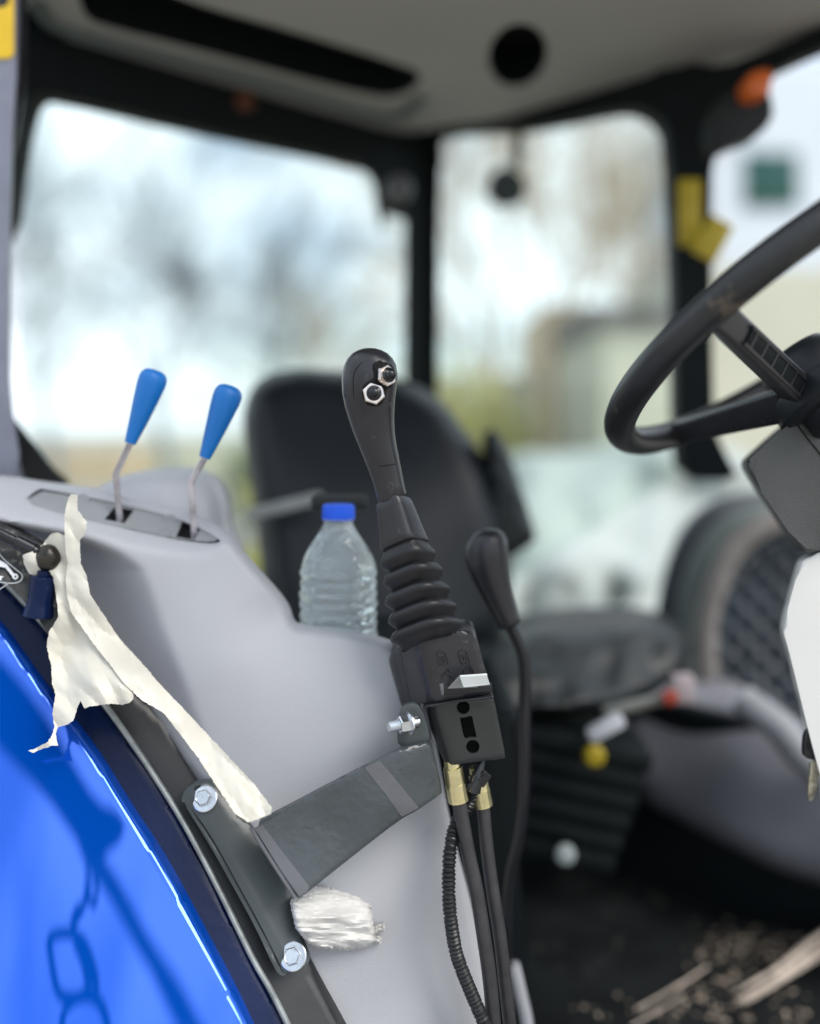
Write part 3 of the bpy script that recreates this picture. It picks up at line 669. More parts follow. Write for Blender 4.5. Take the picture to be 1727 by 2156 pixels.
# --- steering wheel -----------------------------------------------------------
wd = .855; e1 = Vector((.86, 0, .51)); cph, sph = .937, .35
nW = Vector((-.51*cph, sph, .86*cph)).normalized(); e2 = nW.cross(e1).normalized()   # wheel axis towards the driver
Cw = P(1716, 648, wd); Rw = 478*K*wd; rr_ = .0136
bm = bmesh.new(); n_ = 96; m_ = 18; rings = []
for i in range(n_):
    a = 2*math.pi*i/n_; rad = e1*math.cos(a)+e2*math.sin(a); c = Cw+rad*Rw; ring_ = []
    for j in range(m_):
        b = 2*math.pi*j/m_; ring_.append(bm.verts.new(c+rad*math.cos(b)*rr_+nW*math.sin(b)*rr_*1.05))
    rings.append(ring_)
for i in range(n_):
    a, b = rings[i], rings[(i+1) % n_]
    for j in range(m_): bm.faces.new([a[j], a[(j+1) % m_], b[(j+1) % m_], b[j]])
wheel = finish(bm, 'steering_wheel', mat('wheel_rubber', (.020, .021, .023), .38, var=.2, vs=40, bump=.0001, bs=600, dirt=(.10, .08, .06), ds=30, dth=.60), T, label='black steering wheel at the right edge, seen from behind its rim')
Hc = P(1768, 812, wd-.012)
def rimpt(u, v):
    best = min(range(720), key=lambda i: ((Cw+(e1*math.cos(i/360*math.pi)+e2*math.sin(i/360*math.pi))*Rw)-P(u, v, 1)*1).length if 0 else (lambda q: (q.x/q.y/K+UC-u)**2+(VH-(q.z-ZC)/q.y/K-v)**2)(Cw+(e1*math.cos(i/360*math.pi)+e2*math.sin(i/360*math.pi))*Rw))
    return Cw+(e1*math.cos(best/360*math.pi)+e2*math.sin(best/360*math.pi))*Rw
for (ru, rv, hu, hv, w0, w1, chan) in ((1484, 636, 1700, 840, .0115, .0125, 1), (1425, 922, 1668, 846, .0115, .0155, 0)):
    p0 = rimpt(ru, rv); p3 = P(hu, hv, wd-.016); ax = (p3-p0).normalized(); sv = ax.cross(Vector((0, -1, 0))).normalized(); fw = sv.cross(ax).normalized()
    if fw.y > 0: fw = -fw
    bm = bmesh.new(); loft(bm, [p0+ax*.002, p0+ax*.03, p0.lerp(p3, .6), p3], [w0*1.1, w0, w0*.5+w1*.5, w1], [.009, .009, .010, .012], n=28, ex=7, up=fw)
    sp_ = finish(bm, 'spoke', M['black'], wheel, 40)
    if chan:
        LL = (p3-p0).length; bm = bmesh.new(); M3 = basis(ax, sv, fw)
        box(bm, p0+ax*(LL*.60)+fw*.0100, (LL*.36, .0062, .0012), M3, bev=.0005); finish(bm, 'channel', M['trim'], wheel)
        bm = bmesh.new()
        for k in range(7): box(bm, p0+ax*(LL*(.28+.105*k))+fw*.0108, (.0014, .0060, .0010), M3)
        for sg in (-1, 1): box(bm, p0+ax*(LL*.60)+fw*.0106+sv*(.0072*sg), (LL*.37, .0013, .0013), M3)
        finish(bm, 'rib', M['black'], wheel)
bm = bmesh.new(); lathe(bm, Hc-nW*.03, nW, [(0, .040), (.004, .044), (.018, .046), (.020, .058), (.026, .062), (.040, .060), (.046, .056), (.050, .02), (.0505, .0005)], n=40)
finish(bm, 'hub', M['vinyl2'], wheel, 40)
bm = bmesh.new(); lathe(bm, P(1712, 800, wd+.035), nW, [(-.04, .036), (.0, .040), (.022, .038), (.032, .030), (.035, .01), (.0353, .0004)], n=40)
finish(bm, 'horn_boss', M['vinyl2'], wheel, 60)
# --- column cover
bm = None
cc_ = prism('column_cover', [(1572, 975), (1580, 965), (1650, 902), (1735, 835), (1900, 720), (2050, 860), (1800, 1140), (1700, 1166), (1688, 1160), (1576, 994)], .835, .12, mat('column_plastic', (.060, .063, .063), .5, bump=.0004, bs=500, var=.08, vs=30, dirt=(.12, .12, .11), ds=200, dth=.72), T, bev=.004, smooth=1, slope=(.00005, 0), seg=4, ray=.86)
bm = bmesh.new(); tubeuv(bm, [(1672, 884, .8385), (1700, 922, .8405), (1727, 955, .842), (1790, 1040, .845)], .0006, n=6, up=None); finish(bm, 'cover_seam', M['void'], cc_)
# --- light dash panel and key
dash = prism('dash_panel', [(1684, 1190), (1692, 1177), (1727, 1163), (1900, 1100), (1990, 1500), (1900, 2000), (1800, 2100), (1733, 1650), (1716, 1590), (1700, 1528), (1661, 1367), (1651, 1335), (1650, 1315)], .850, .10, M['white'], T, bev=.003, smooth=1, seg=3, ray=.92)
K_ = thing('ignition_key', 'worn metal ignition key with black head at the right edge, below the white dash panel', 'key')
prism('key_head', [(1696, 1542), (1712, 1534), (1736, 1560), (1732, 1600), (1721, 1602), (1697, 1597), (1693, 1585)], .862, .006, M['black'], K_, bev=.0012, smooth=1)
sheet('key_blade', [(1706, 1603), (1727, 1603), (1724, 1616), (1728, 1630), (1721, 1642), (1722, 1655), (1716, 1675), (1710, 1687), (1704, 1686), (1702, 1670), (1704, 1640), (1708, 1620)], lambda u, v: .864+0*u, M['key'], parent=K_, sp=6, rr=3, rd=.0008, thick=.003, smooth=1)

# ================================================================ CAB STRUCTURE (real metres)
C0 = Vector((.035, 1.92)); F = Vector((.70, -.714)); R = Vector((-.73, -.683))
def Cb(f, r, z): return Vector((C0.x+F.x*f+R.x*r, C0.y+F.y*f+R.y*r, ZC+z))
F3 = Vector((F.x, F.y, 0)); R3 = Vector((R.x, R.y, 0)); Z3 = Vector((0, 0, 1))
def beam(name, a, b, w_, h_, m, parent=T, bev=.008, up=Z3, **kw):
    a, b = Vector(a), Vector(b); ax = (b-a); s = ax.cross(up).normalized(); t = s.cross(ax).normalized()
    bm = bmesh.new(); box(bm, (a+b)/2, (w_/2, ax.length/2, h_/2), basis(s, ax, t), bev=bev); return finish(bm, name, m, parent, 40, **kw)
# roof slab and headliner
roof = None
bm = bmesh.new()
pts2 = [Cb(-.04, -.05, 0), Cb(1.5, -.05, 0), Cb(1.5, .98, 0), Cb(-.04, .98, 0)]
def slab(bm, pts, z0, z1):
    a = [bm.verts.new((p.x, p.y, ZC+z0)) for p in pts]; b = [bm.verts.new((p.x, p.y, ZC+z1)) for p in pts]; n = len(pts)
    bm.faces.new(a); bm.faces.new(list(reversed(b)))
    for i in range(n): bm.faces.new([a[(i+1) % n], a[i], b[i], b[(i+1) % n]])
slab(bm, [Cb(-.10, -.10, 0), Cb(1.45, -.10, 0), Cb(1.45, .92, 0), Cb(-.10, .92, 0)], .66, .76)
bmesh.ops.bevel(bm, geom=list(bm.edges), offset=.03, segments=3, affect='EDGES')
roof = finish(bm, 'roof', M['trim'], T)
def drear(u, v=None):
    q = (np.atleast_1d(u)-UC)*K; r = (q*C0.y-C0.x)/(R.x-q*R.y); return C0.y+R.y*r
def dside(u, v=None):
    q = (np.atleast_1d(u)-UC)*K; t = (q*C0.y-C0.x)/(F.x-q*F.y); return C0.y+F.y*t
def dwall(u, v=None): return np.minimum(drear(u), dside(u))
def dplane(z): return lambda u, v: z/((VH-np.atleast_1d(v))*K)
def dfix(d): return lambda u, v: d+0*np.atleast_1d(u)

hatch = [(162, -60), (166, 0), (179, 32), (206, 51), (400, 100), (785, 206), (845, 200), (878, 180), (888, 157), (860, 140), (600, 60), (379, 0), (280, -60)]
speaker = circ(1090, 115, 60, 68, rot=.5)
hl_o = [(-260, -110), (60, 0), (108, 78), (400, 162), (700, 240), (812, 272), (870, 280), (950, 264), (1150, 240), (1295, 222), (1340, 185), (1380, 146), (1450, 138), (1520, 148), (1600, 118), (1727, 66), (2000, -60), (2000, -110)]
head = sheet('headliner', hl_o, dplane(.575), M['head'], parent=T, sp=30, thick=0, smooth=2, holes=[hatch, speaker], hole_smooth=2)
bm = bmesh.new()
for h in (chaikin(hatch, 2), speaker):
    a = [bm.verts.new(P(u, v, .575/((VH-v)*K))) for u, v in h]; b = [bm.verts.new(q.co+Vector((0, 0, .07))) for q in a]
    for i in range(len(a)): bm.faces.new([a[i], a[(i+1) % len(a)], b[(i+1) % len(a)], b[i]])
finish(bm, 'hatch_surround', M['trim'], head)
bm = bmesh.new(); slab(bm, [Cb(-.05, -.05, 0), Cb(1.2, -.05, 0), Cb(1.2, .9, 0), Cb(-.05, .9, 0)], .640, .652); finish(bm, 'hatch_cover', M['void'], head)
bm = bmesh.new(); tube(bm, [P(u, v, .572/((VH-v)*K)) for u, v in [(75, 2), (98, 40), (140, 62), (300, 106), (560, 172), (790, 238), (850, 238), (890, 205)]], .010, n=10); finish(bm, 'rail', M['rail'], head)
# window frames
rf = [(-60, -60), (40, -20), (70, 10), (108, 30), (400, 110), (700, 190), (812, 220), (870, 228), (925, 240), (934, 330), (926, 372), (924, 700), (922, 1000), (920, 1340), (848, 1340), (850, 900), (852, 487), (854, 455), (846, 450), (825, 444), (812, 436), (804, 480), (796, 462), (786, 380), (774, 355), (747, 341), (379, 262), (90, 192), (66, 196), (52, 230), (36, 300), (10, 500), (-60, 500)]
rear = sheet('rear_window_frame', rf, lambda u, v: dwall(u)+.0, M['trim'], parent=T, sp=22, thick=.05, smooth=1)
sf = [(886, 240), (950, 215), (1150, 195), (1295, 175), (1340, 150), (1378, 120), (1450, 130), (1520, 140), (1600, 110), (1727, 58), (1950, -40), (1950, 10), (1727, 102), (1640, 143), (1600, 170), (1600, 250), (1613, 278), (1538, 300), (1508, 325), (1498, 370), (1500, 700), (1504, 900), (1530, 960), (1560, 1010), (1440, 1010), (1428, 900), (1426, 700), (1422, 550), (1412, 280), (1388, 240), (1343, 221), (1288, 231), (1143, 261), (1073, 266), (948, 271), (914, 308), (900, 340), (884, 340)]
side = sheet('side_window_frame', sf, lambda u, v: dside(u), M['trim'], parent=T, sp=22, thick=.05, smooth=1)
sheet('window_pane', [(50, 190), (380, 256), (790, 350), (862, 460), (862, 1340), (40, 1340)], lambda u, v: drear(u)+.02, M['glass'], parent=rear, sp=120, thick=.004, smooth=0)
sheet('window_pane', [(905, 270), (1140, 258), (1345, 218), (1424, 240), (1430, 1000), (905, 1340)], lambda u, v: dside(u)+.02, M['glass'], parent=side, sp=120, thick=.004, smooth=0)
prism('mirror_housing', [(1500, 200), (1600, 165), (1628, 200), (1634, 225), (1626, 246), (1610, 280), (1540, 304), (1500, 330)], 1.40, .05, M['blackmat'], T, bev=.01, smooth=1)
prism('turn_lamp', [(1575, 150), (1622, 138), (1629, 150), (1628, 196), (1590, 202), (1572, 190)], 1.36, .04, M['orange'], T, bev=.008, smooth=1, label='orange turn lamp under the right end of the roof')
bm = bmesh.new(); box(bm, P(1452, 448, 1.475), (.018, .003, .052), None, bev=.002); box(bm, P(1500, 503, 1.44), (.020, .003, .032), Matrix.Rotation(.5, 3, 'Y'), bev=.002); finish(bm, 'warning_tag', M['dyellow'], T, label='yellow warning tags on the black far pillar')
bm = bmesh.new(); box(bm, P(506, 213, 1.62), (.022, .008, .015), None, bev=.003); finish(bm, 'amber_reflector', mat('amber_dull', (.12, .035, .01), .5), T)
bm = bmesh.new(); lathe(bm, P(840, 402, 1.80), (0, -1, 0), [(0, .026), (.03, .026), (.045, .02), (.05, .0005)], n=24); finish(bm, 'window_latch', mat('grey_latch', (.10, .10, .11), .5), T)
# near left door pillar with sticker
bm = bmesh.new(); a = P(-70, -200, 1.08); b = P(26, 1010, 1.08)
pn = prism('door_pillar', [(-160, -200), (40, -200), (34, 160), (22, 330), (17, 520), (17, 800), (30, 960), (48, 1015), (-160, 1015)], 1.06, .05, M['pillar'], T, bev=.006, smooth=0, ray=.85)
bm.free()
prism('door_seal', [(20, -200), (56, -200), (54, 150), (48, 215), (34, 300), (24, 330), (10, 400), (10, 300)], 1.10, .03, M['rubber'], pn, bev=.004, smooth=0, ray=.9)
prism('warning_sticker', [(-100, -200), (28, -200), (28, 112), (20, 122), (-100, 128)], 1.0575, .004, M['yellow'], pn, bev=.001)
prism('sticker_print', [(-100, -60), (14, -60), (20, 2), (8, 14), (-100, 14)], 1.0568, .002, M['black'], pn, bev=.0005)
prism('wiper_cover', [(-60, 850), (16, 862), (44, 900), (80, 945), (110, 985), (150, 1015), (150, 1080), (-60, 1080)], 1.14, .04, M['blackmat'], T, bev=.004, smooth=1, ray=.9)
# work light outside
bm = bmesh.new(); lathe(bm, P(1068, 394, 2.25), (.2, -1, 0), [(-.06, .02), (-.05, .035), (-.01, .046), (.0, .048), (.008, .044), (.009, .0005)], n=24); tubeuv(bm, [(1090, 250, 2.2), (1092, 300, 2.22), (1086, 350, 2.25)], .012, n=10)
finish(bm, 'work_light', M['trim'], T)
# cab floor, seat, far side
bm = bmesh.new(); pts = [Cb(-.05, -.03, 0), Cb(1.6, -.03, 0), Cb(1.6, .95, 0), Cb(-.05, .95, 0)]; slab(bm, pts, -.80, -.752); fl = finish(bm, 'cab_floor', M['floor'], T)
bm = bmesh.new()  # dark wall below the windows, rear and left side
beam('rear_wall', Cb(-.02, -.02, -.52), Cb(-.02, .9, -.52), .03, .5, M['trim'])
beam('far_side_wall', Cb(-.02, -.04, -.62), Cb(1.6, -.04, -.62), .03, .34, M['trim'])
# seat
Sd = tps([(510, 800, 1.38), (560, 1300, 1.30), (700, 780, 1.44), (900, 820, 1.46), (900, 1300, 1.34), (1060, 1060, 1.42), (1000, 1300, 1.38), (700, 1050, 1.36)])
seat = sheet('driver_seat', [(508, 900), (516, 840), (540, 800), (590, 776), (700, 778), (830, 792), (895, 818), (940, 850), (985, 915), (1020, 960), (1060, 1060), (1085, 1200), (1060, 1330), (980, 1380), (640, 1380), (560, 1300), (540, 1100)], Sd, M['vinyl2'], parent=T, sp=20, rr=60, rd=.06, thick=.14, smooth=2, ang=80, label='black vinyl driver seat with tall backrest')
sheet('bolster', [(1020, 915), (1040, 900), (1062, 925), (1095, 1020), (1130, 1125), (1126, 1142), (1090, 1165), (1050, 1190), (1030, 1150)], dfix(1.44), M['vinyl'], parent=seat, sp=20, rr=20, rd=.02, thick=.06, smooth=2)
Cd_ = tps([(900, 1330, 1.30), (1010, 1345, 1.32), (1200, 1310, 1.42), (1440, 1325, 1.46), (1000, 1480, 1.24), (1400, 1450, 1.36), (1200, 1500, 1.26)])
sheet('seat_cushion', [(880, 1345), (1010, 1352), (1080, 1338), (1150, 1318), (1260, 1305), (1400, 1308), (1450, 1330), (1462, 1370), (1440, 1420), (1380, 1460), (1300, 1500), (1150, 1510), (900, 1520)], Cd_, M['vinyl'], parent=seat, sp=18, rr=34, rd=.07, thick=.12, smooth=2, ang=80, noisef=lambda x, y: nz(x, y, .02, .012))
bm = bmesh.new(); a, b = P(520, 1085, 1.28), P(680, 1046, 1.30); beam('seat_belt', a, b, .02, .016, mat('grey_webbing', (.30, .31, .30), .8), seat, bev=.004)
for i in range(6):
    vv = 1530+i*42; bm = bmesh.new(); p = P(1190-6*i, vv, 1.36); box(bm, p, (.105-.006*i, .09, .0125), Matrix.Rotation(.22, 3, 'Y'), bev=.004); finish(bm, 'suspension_fold', M['trim'], seat)
prism('seat_base', [(1040, 1480), (1330, 1470), (1320, 1690), (1290, 1810), (1060, 1840), (1040, 1700)], 1.46, .25, M['trim'], seat, bev=.02)
bm = bmesh.new(); beam('adjuster_handle', P(1238, 1552, 1.24), P(1312, 1512, 1.24), .02, .02, mat('pale_handle', (.55, .56, .60), .4), seat, bev=.006)
bm = bmesh.new(); lathe(bm, P(1250, 1588, 1.24), (0, -1, 0), [(0, .014), (.01, .014), (.014, .010), (.015, .0003)], n=20); finish(bm, 'knob', M['dyellow'], seat)
bm = bmesh.new(); beam('buckle', P(1395, 1476, 1.25), P(1425, 1460, 1.25), .018, .018, M['red'], seat, bev=.005)
beam('buckle_stalk', P(1270, 1500, 1.27), P(1400, 1470, 1.27), .016, .014, mat('dull_metal', (.22, .22, .20), .4, metal=.3), seat, bev=.004)
bm = bmesh.new(); box(bm, P(1436, 1450, 1.3), (.016, .01, .02), None, bev=.006); finish(bm, 'buckle_cover', mat('pinkish_grey', (.36, .31, .32), .6), seat)
bm = bmesh.new(); lathe(bm, P(1190, 1797, 1.25), (0, -1, 0), [(0, .013), (.006, .013), (.008, .009), (.0085, .0003)], n=20); finish(bm, 'bolt_cap', mat('pale_cap', (.45, .5, .5), .4), T)
# far fender cover (curved grey panel) and arch, tyre behind
Fp = tps([(1300, 1500, 1.62), (1727, 1500, 1.40), (1400, 1700, 1.52), (1727, 1850, 1.32), (1500, 1460, 1.55), (1900, 1700, 1.25), (1560, 1600, 1.44)])
sheet('fender_cover', [(1290, 1520), (1330, 1470), (1420, 1440), (1520, 1445), (1590, 1460), (1660, 1500), (1727, 1560), (1900, 1640), (1950, 1900), (1800, 1880), (1727, 1862), (1640, 1835), (1560, 1795), (1440, 1735), (1350, 1690), (1300, 1620)], Fp, M['farpanel'], parent=T, sp=20, rr=50, rd=.06, thick=.05, smooth=2, ang=80)
bm = bmesh.new(); tubeuv(bm, [(1560, 1470, 1.38), (1640, 1530, 1.35), (1690, 1590, 1.33), (1760, 1640, 1.32)], .022, n=12); finish(bm, 'cover_lip', mat('pale_lip', (.24, .25, .27), .6), T)
for nm, pp, rad, mt, dd in (('arch_trim', [(1410, 1500), (1408, 1330), (1425, 1220), (1460, 1130), (1520, 1080), (1640, 1062), (1800, 1065)], .026, M['archdark'], 1.78),
                            ('arch_rubber', [(1450, 1520), (1444, 1360), (1456, 1250), (1490, 1165), (1545, 1105), (1640, 1078), (1800, 1072)], .020, M['rail'], 1.72),
                            ('arch_seal', [(1492, 1500), (1486, 1380), (1492, 1290), (1525, 1190), (1575, 1130), (1640, 1098), (1720, 1080), (1850, 1075)], .020, M['arch'], 1.66)):
    bm = bmesh.new(); tubeuv(bm, [(*q, dd) for q in pp], rad, n=12); finish(bm, nm, mt, T)
wc = P(1800, 1420, 1.95); bm = bmesh.new(); ax = Vector((-.45, -.9, 0)).normalized()
lathe(bm, wc+ax*-.15, ax, [(0, .22), (.02, .33), (.05, .36), (.25, .36), (.28, .33), (.30, .22), (.29, .21)], n=56)
tx = ax.cross(Z3).normalized()
for i in range(26):
    a = 2*math.pi*i/26; rd = tx*math.cos(a)+Z3*math.sin(a); tn = ax.cross(rd)
    for sgn in (-1, 1):
        p = wc+rd*.365+ax*(.075*sgn)+tn*(.02*sgn); box(bm, p, (.016, .085, .022), basis(tn+ax*.5*sgn, ax-tn*.5*sgn, rd) , bev=.003, seg=1)
    p = wc+rd*.29+ax*.15; box(bm, p, (.014, .012, .05), basis(tn, ax, rd), bev=.003, seg=1)
sheet('quilted_liner', [(1492, 1560), (1494, 1380), (1512, 1290), (1560, 1195), (1640, 1135), (1760, 1112), (1860, 1120), (1860, 1560)], dfix(1.76), mat('quilted_navy', (.012, .024, .038), .28, var=.4, vs=14, spec=.6), parent=T, sp=9, thick=.02, smooth=1, ang=80,
      noisef=lambda x, y: -.016*abs(math.sin((x+y)*.052)*math.sin((x-y)*.052))**.6)
wh = finish(bm, 'rear_wheel', M['tyre'], T, 30)
bm = bmesh.new(); lathe(bm, wc+ax*.04, ax, [(0, .21), (.06, .21), (.07, .19), (.0, .17), (.01, .0005)], n=40); finish(bm, 'rim', M['cap'], wh)
# outer rear fender of far side and floor lip
prism('side_wall', [(1000, 1500), (1440, 1480), (1300, 1720), (1000, 1760)], 1.72, .04, M['blackmat'], T, bev=.01)
prism('console_side', [(1040, 1500), (1095, 1500), (1080, 1900), (1120, 2156), (1130, 2400), (1000, 2400), (960, 1800)], 1.02, .25, M['trim'], T, bev=.01)
bm = bmesh.new(); tubeuv(bm, [(1082, 2030, .99), (1096, 2090, .99), (1112, 2170, .99), (1118, 2300, .99)], .0065, n=12); finish(bm, 'pale_hose_guard', M['panel'], T)

# ================================================================ loose things on and in the tractor
# water bottle
B = thing('water_bottle', 'clear plastic water bottle with a blue cap behind the grey console, left of the joystick', 'bottle')
bd = .925; bc = P(713, 1400, bd); s = K*bd
H = lambda v: (1400-v)*s
bm = bmesh.new()
pf = [(H(1400), 70), (H(1398), 78), (H(1390), 81)]
v = 1385
while v > 1205:
    for dv, rr2 in ((0, 81.5), (4, 82), (9, 81.5), (12, 79.5), (15, 78.3), (18, 79.5)):
        pf.append((H(v-dv), rr2*(1 if v > 1240 else .985)))
    v -= 22
pf += [(H(1190), 78), (H(1172), 72), (H(1155), 63), (H(1138), 52), (H(1122), 41), (H(1110), 34), (H(1102), 30.5), (H(1096), 30), (H(1094), 34), (H(1092), 34), (H(1090), 30), (H(1066), 29.5)]
lathe(bm, bc, Z3, [(t, r*s) for t, r in pf], n=64)
for q in bm.verts:
    if q.co.z < (bc+Z3*H(1150)).z: 
        a = math.atan2(q.co.x-bc.x, q.co.y-bc.y); k = 1+.035*noise.noise(Vector((a*2.2, q.co.z*55, 0)))+.02*noise.noise(Vector((a*6, q.co.z*160, 4)))
        q.co.x = bc.x+(q.co.x-bc.x)*k; q.co.y = bc.y+(q.co.y-bc.y)*k
finish(bm, 'bottle_body', M['bottle'], B, 80)
bm = bmesh.new(); cpr = [(H(1094), 32.5), (H(1093.5), 34), (H(1084), 34.5), (H(1067), 33.8), (H(1063), 32.5), (H(1061.5), 29), (H(1061.4), .1)]
r_ = lathe(bm, bc, Z3, [(t, r*s) for t, r in cpr], n=72)
for ring_ in r_[1:4]:
    for i, q in enumerate(ring_):
        if i % 2: q.co.x += (bc.x-q.co.x)*.03; q.co.y += (bc.y-q.co.y)*.03
finish(bm, 'cap', M['cap'], B, 40)
bm = bmesh.new(); box(bm, P(716, 1055, bd+.05), (.028, .02, .006), None, bev=.003); finish(bm, 'belt_guide', M['blackmat'], T)
# ledge the bottle stands in
prism('bottle_tray', [(600, 1402), (860, 1402), (860, 1440), (600, 1440)], .93, .25, M['trim'], T, bev=.005)

# torn masking paper
def vor(x, y, z): return noise.voronoi(Vector((x, y, z)))[0][0]
def fold(x, y):
    t = x*.86-y*.5; q = x*.5+y*.86
    return nz(x, y, .010, .008, 3)+.014*vor(t*.019, q*.007, 5)+.0018*vor(t*.06, q*.035, 2)-.008
PP = thing('torn_masking_paper', 'torn cream masking paper draped from the lever plate down beside the blue fender', 'masking paper')
Dq = tps([(a, b, rm(c)) for a, b, c in [(155, 1041, .868), (160, 1120, .866), (110, 1140, .875), (160, 1250, .856), (120, 1340, .835), (200, 1340, .84), (110, 1460, .818), (200, 1470, .80), (270, 1460, .805), (140, 1530, .803), (60, 1582, .80), (300, 1400, .84), (290, 1420, .815), (400, 1540, .808), (500, 1660, .79), (572, 1710, .782), (520, 1730, .776)]])
def torn(pts, amp, step=3.0, seed=0):
    o = []; rnd = random.Random(seed); q = dens(pts, step); n = len(q)
    for i, (x, y) in enumerate(q):
        a, b = np.array(q[i-1]), np.array(q[(i+1) % n]); t = b-a; l = max(1e-6, np.hypot(*t)); k = rnd.gauss(0, amp)
        o.append((x-t[1]/l*k, y+t[0]/l*k))
    return o
flap1 = [(148, 1041), (163, 1042), (163, 1073), (183, 1100), (180, 1123), (168, 1137), (169, 1160), (170, 1187), (182, 1213), (190, 1253), (217, 1293), (253, 1347), (300, 1397), (333, 1437), (384, 1490), (440, 1550), (489, 1602), (537, 1654), (572, 1700), (571, 1714), (524, 1732), (496, 1714), (450, 1647), (419, 1598), (377, 1543), (345, 1501), (300, 1476), (262, 1440), (232, 1400), (200, 1360), (172, 1320), (150, 1290), (140, 1250), (138, 1220), (143, 1185), (138, 1160), (136, 1125), (136, 1083), (143, 1053)]
sheet('paper_strip', torn(flap1, .55), lambda u, v: Dq(u, v)-.008, M['paper'], parent=PP, sp=6, thick=.0004, smooth=0, ang=24, noisef=fold)
flap2 = [(107, 1124), (120, 1121), (135, 1128), (150, 1150), (150, 1220), (165, 1260), (185, 1300), (215, 1340), (240, 1385), (262, 1430), (276, 1450), (281, 1462), (281, 1472), (272, 1480), (258, 1484), (232, 1482), (209, 1485), (190, 1487), (178, 1492), (169, 1475), (160, 1500), (154, 1518), (140, 1526), (122, 1532), (117, 1545), (122, 1571), (108, 1570), (101, 1574), (84, 1578), (70, 1585), (59, 1581), (72, 1577), (88, 1569), (101, 1562), (110, 1546), (115, 1530), (110, 1504), (114, 1480), (117, 1462), (110, 1440), (108, 1403), (98, 1360), (103, 1330), (123, 1300), (119, 1260), (112, 1215), (95, 1190), (75, 1212), (60, 1208), (50, 1186), (48, 1168), (70, 1160), (90, 1147)]
sheet('paper_sheet', torn(flap2, .5, seed=2), Dq, M['paper'], parent=PP, sp=6, thick=.0004, smooth=0, ang=24, noisef=lambda x, y: fold(x+300, y*1.1)*1.15)
# crumpled wad under the bracket
WD = [(612, 1902), (640, 1882), (661, 1873), (685, 1874), (714, 1879), (740, 1886), (759, 1892), (775, 1903), (792, 1907), (781, 1914), (779, 1925), (784, 1935), (783, 1948), (787, 1958), (798, 1953), (811, 1949), (808, 1960), (790, 1972), (804, 1978), (800, 1988), (790, 1984), (780, 1992), (762, 2000), (725, 2001), (691, 1999), (670, 1996), (654, 1990), (634, 1970), (620, 1950)]
def wadn(x, y):
    a = (y-1944)/(30+.16*(x-612))+.13; b = x*.008
    return .010*vor(a*2.6+.3, b, 4)+.003*vor(a*6.0, b*3.5+.4, 8)-.008
wad = sheet('crumpled_paper', torn(WD, .9, 2.5, 5), tps([(612, 1902, .792), (640, 1960, .790), (700, 1940, .806), (790, 1950, .822), (714, 1879, .826), (700, 2001, .812)]), M['paperw'], sp=4, rr=14, rd=.010, thick=.006, smooth=0, ang=28, noisef=wadn,
            label='crumpled wad of white paper tucked under the grey bracket plate', cat='paper')

# floor debris, reeds
bm = bmesh.new(); rnd = random.Random(3)
def onfloor(u, v, z=-.75): d = -z/((v-VH)*K); return P(u, v, d)
spots = [(1560, 1990, 75, 40, 130), (1480, 2080, 60, 55, 60), (1370, 2130, 40, 20, 14), (1440, 1800, 40, 40, 8), (1690, 1960, 40, 25, 18), (1500, 2140, 160, 20, 16), (1300, 2120, 100, 40, 8), (1640, 2110, 60, 40, 22), (1560, 2060, 20, 10, 5), (1400, 1900, 120, 80, 6)]
for (cu, cv, su, sv, n) in spots:
    for _ in range(n):
        p = onfloor(cu+rnd.gauss(0, su*.7), min(2150, cv+rnd.gauss(0, sv*.6)), -.748); s_ = rnd.choice([.0009, .0013, .0018, .0026, .0036])
        bmesh.ops.create_icosphere(bm, subdivisions=1, radius=s_, matrix=Matrix.Translation(p) @ Matrix.Rotation(rnd.random()*3, 4, 'Z') @ Matrix.Diagonal((rnd.uniform(.7, 2.4), 1, .5, 1)))
finish(bm, 'dried_mud_crumbs', M['debris'], kind='stuff', label='dried mud crumbs and chaff scattered on the black floor mat', cat='debris')
bm = bmesh.new(); rnd = random.Random(8)
for i in range(9):
    o_ = Vector((rnd.gauss(0, .004), rnd.gauss(0, .004), rnd.gauss(0, .003)))
    tube(bm, [onfloor(1555+rnd.uniform(-8, 20), 2105, -.73)+o_, onfloor(1640, 2055, -.72)+o_*1.2, onfloor(1727, 1995, -.715)+o_*1.8, onfloor(1850, 1925, -.71)+o_*2], [.0006, .0022, .0028, .0016], n=6)
finish(bm, 'dry_reed_bundle', M['twig'], label='frayed bundle of dry reeds lying on the cab floor, lower right corner', cat='reeds')
bm = bmesh.new()
tube(bm, [onfloor(1340, 2125, -.74), onfloor(1400, 2092, -.738), onfloor(1450, 2062, -.738), onfloor(1490, 2035, -.74)], .0014, n=6)
tube(bm, [onfloor(1330, 2160, -.74), onfloor(1400, 2120, -.738), onfloor(1440, 2095, -.74)], .0011, n=6)
finish(bm, 'dry_stalk', M['twig'], label='thin dry stalk lying on the black floor mat left of the reed bundle', cat='stalk')

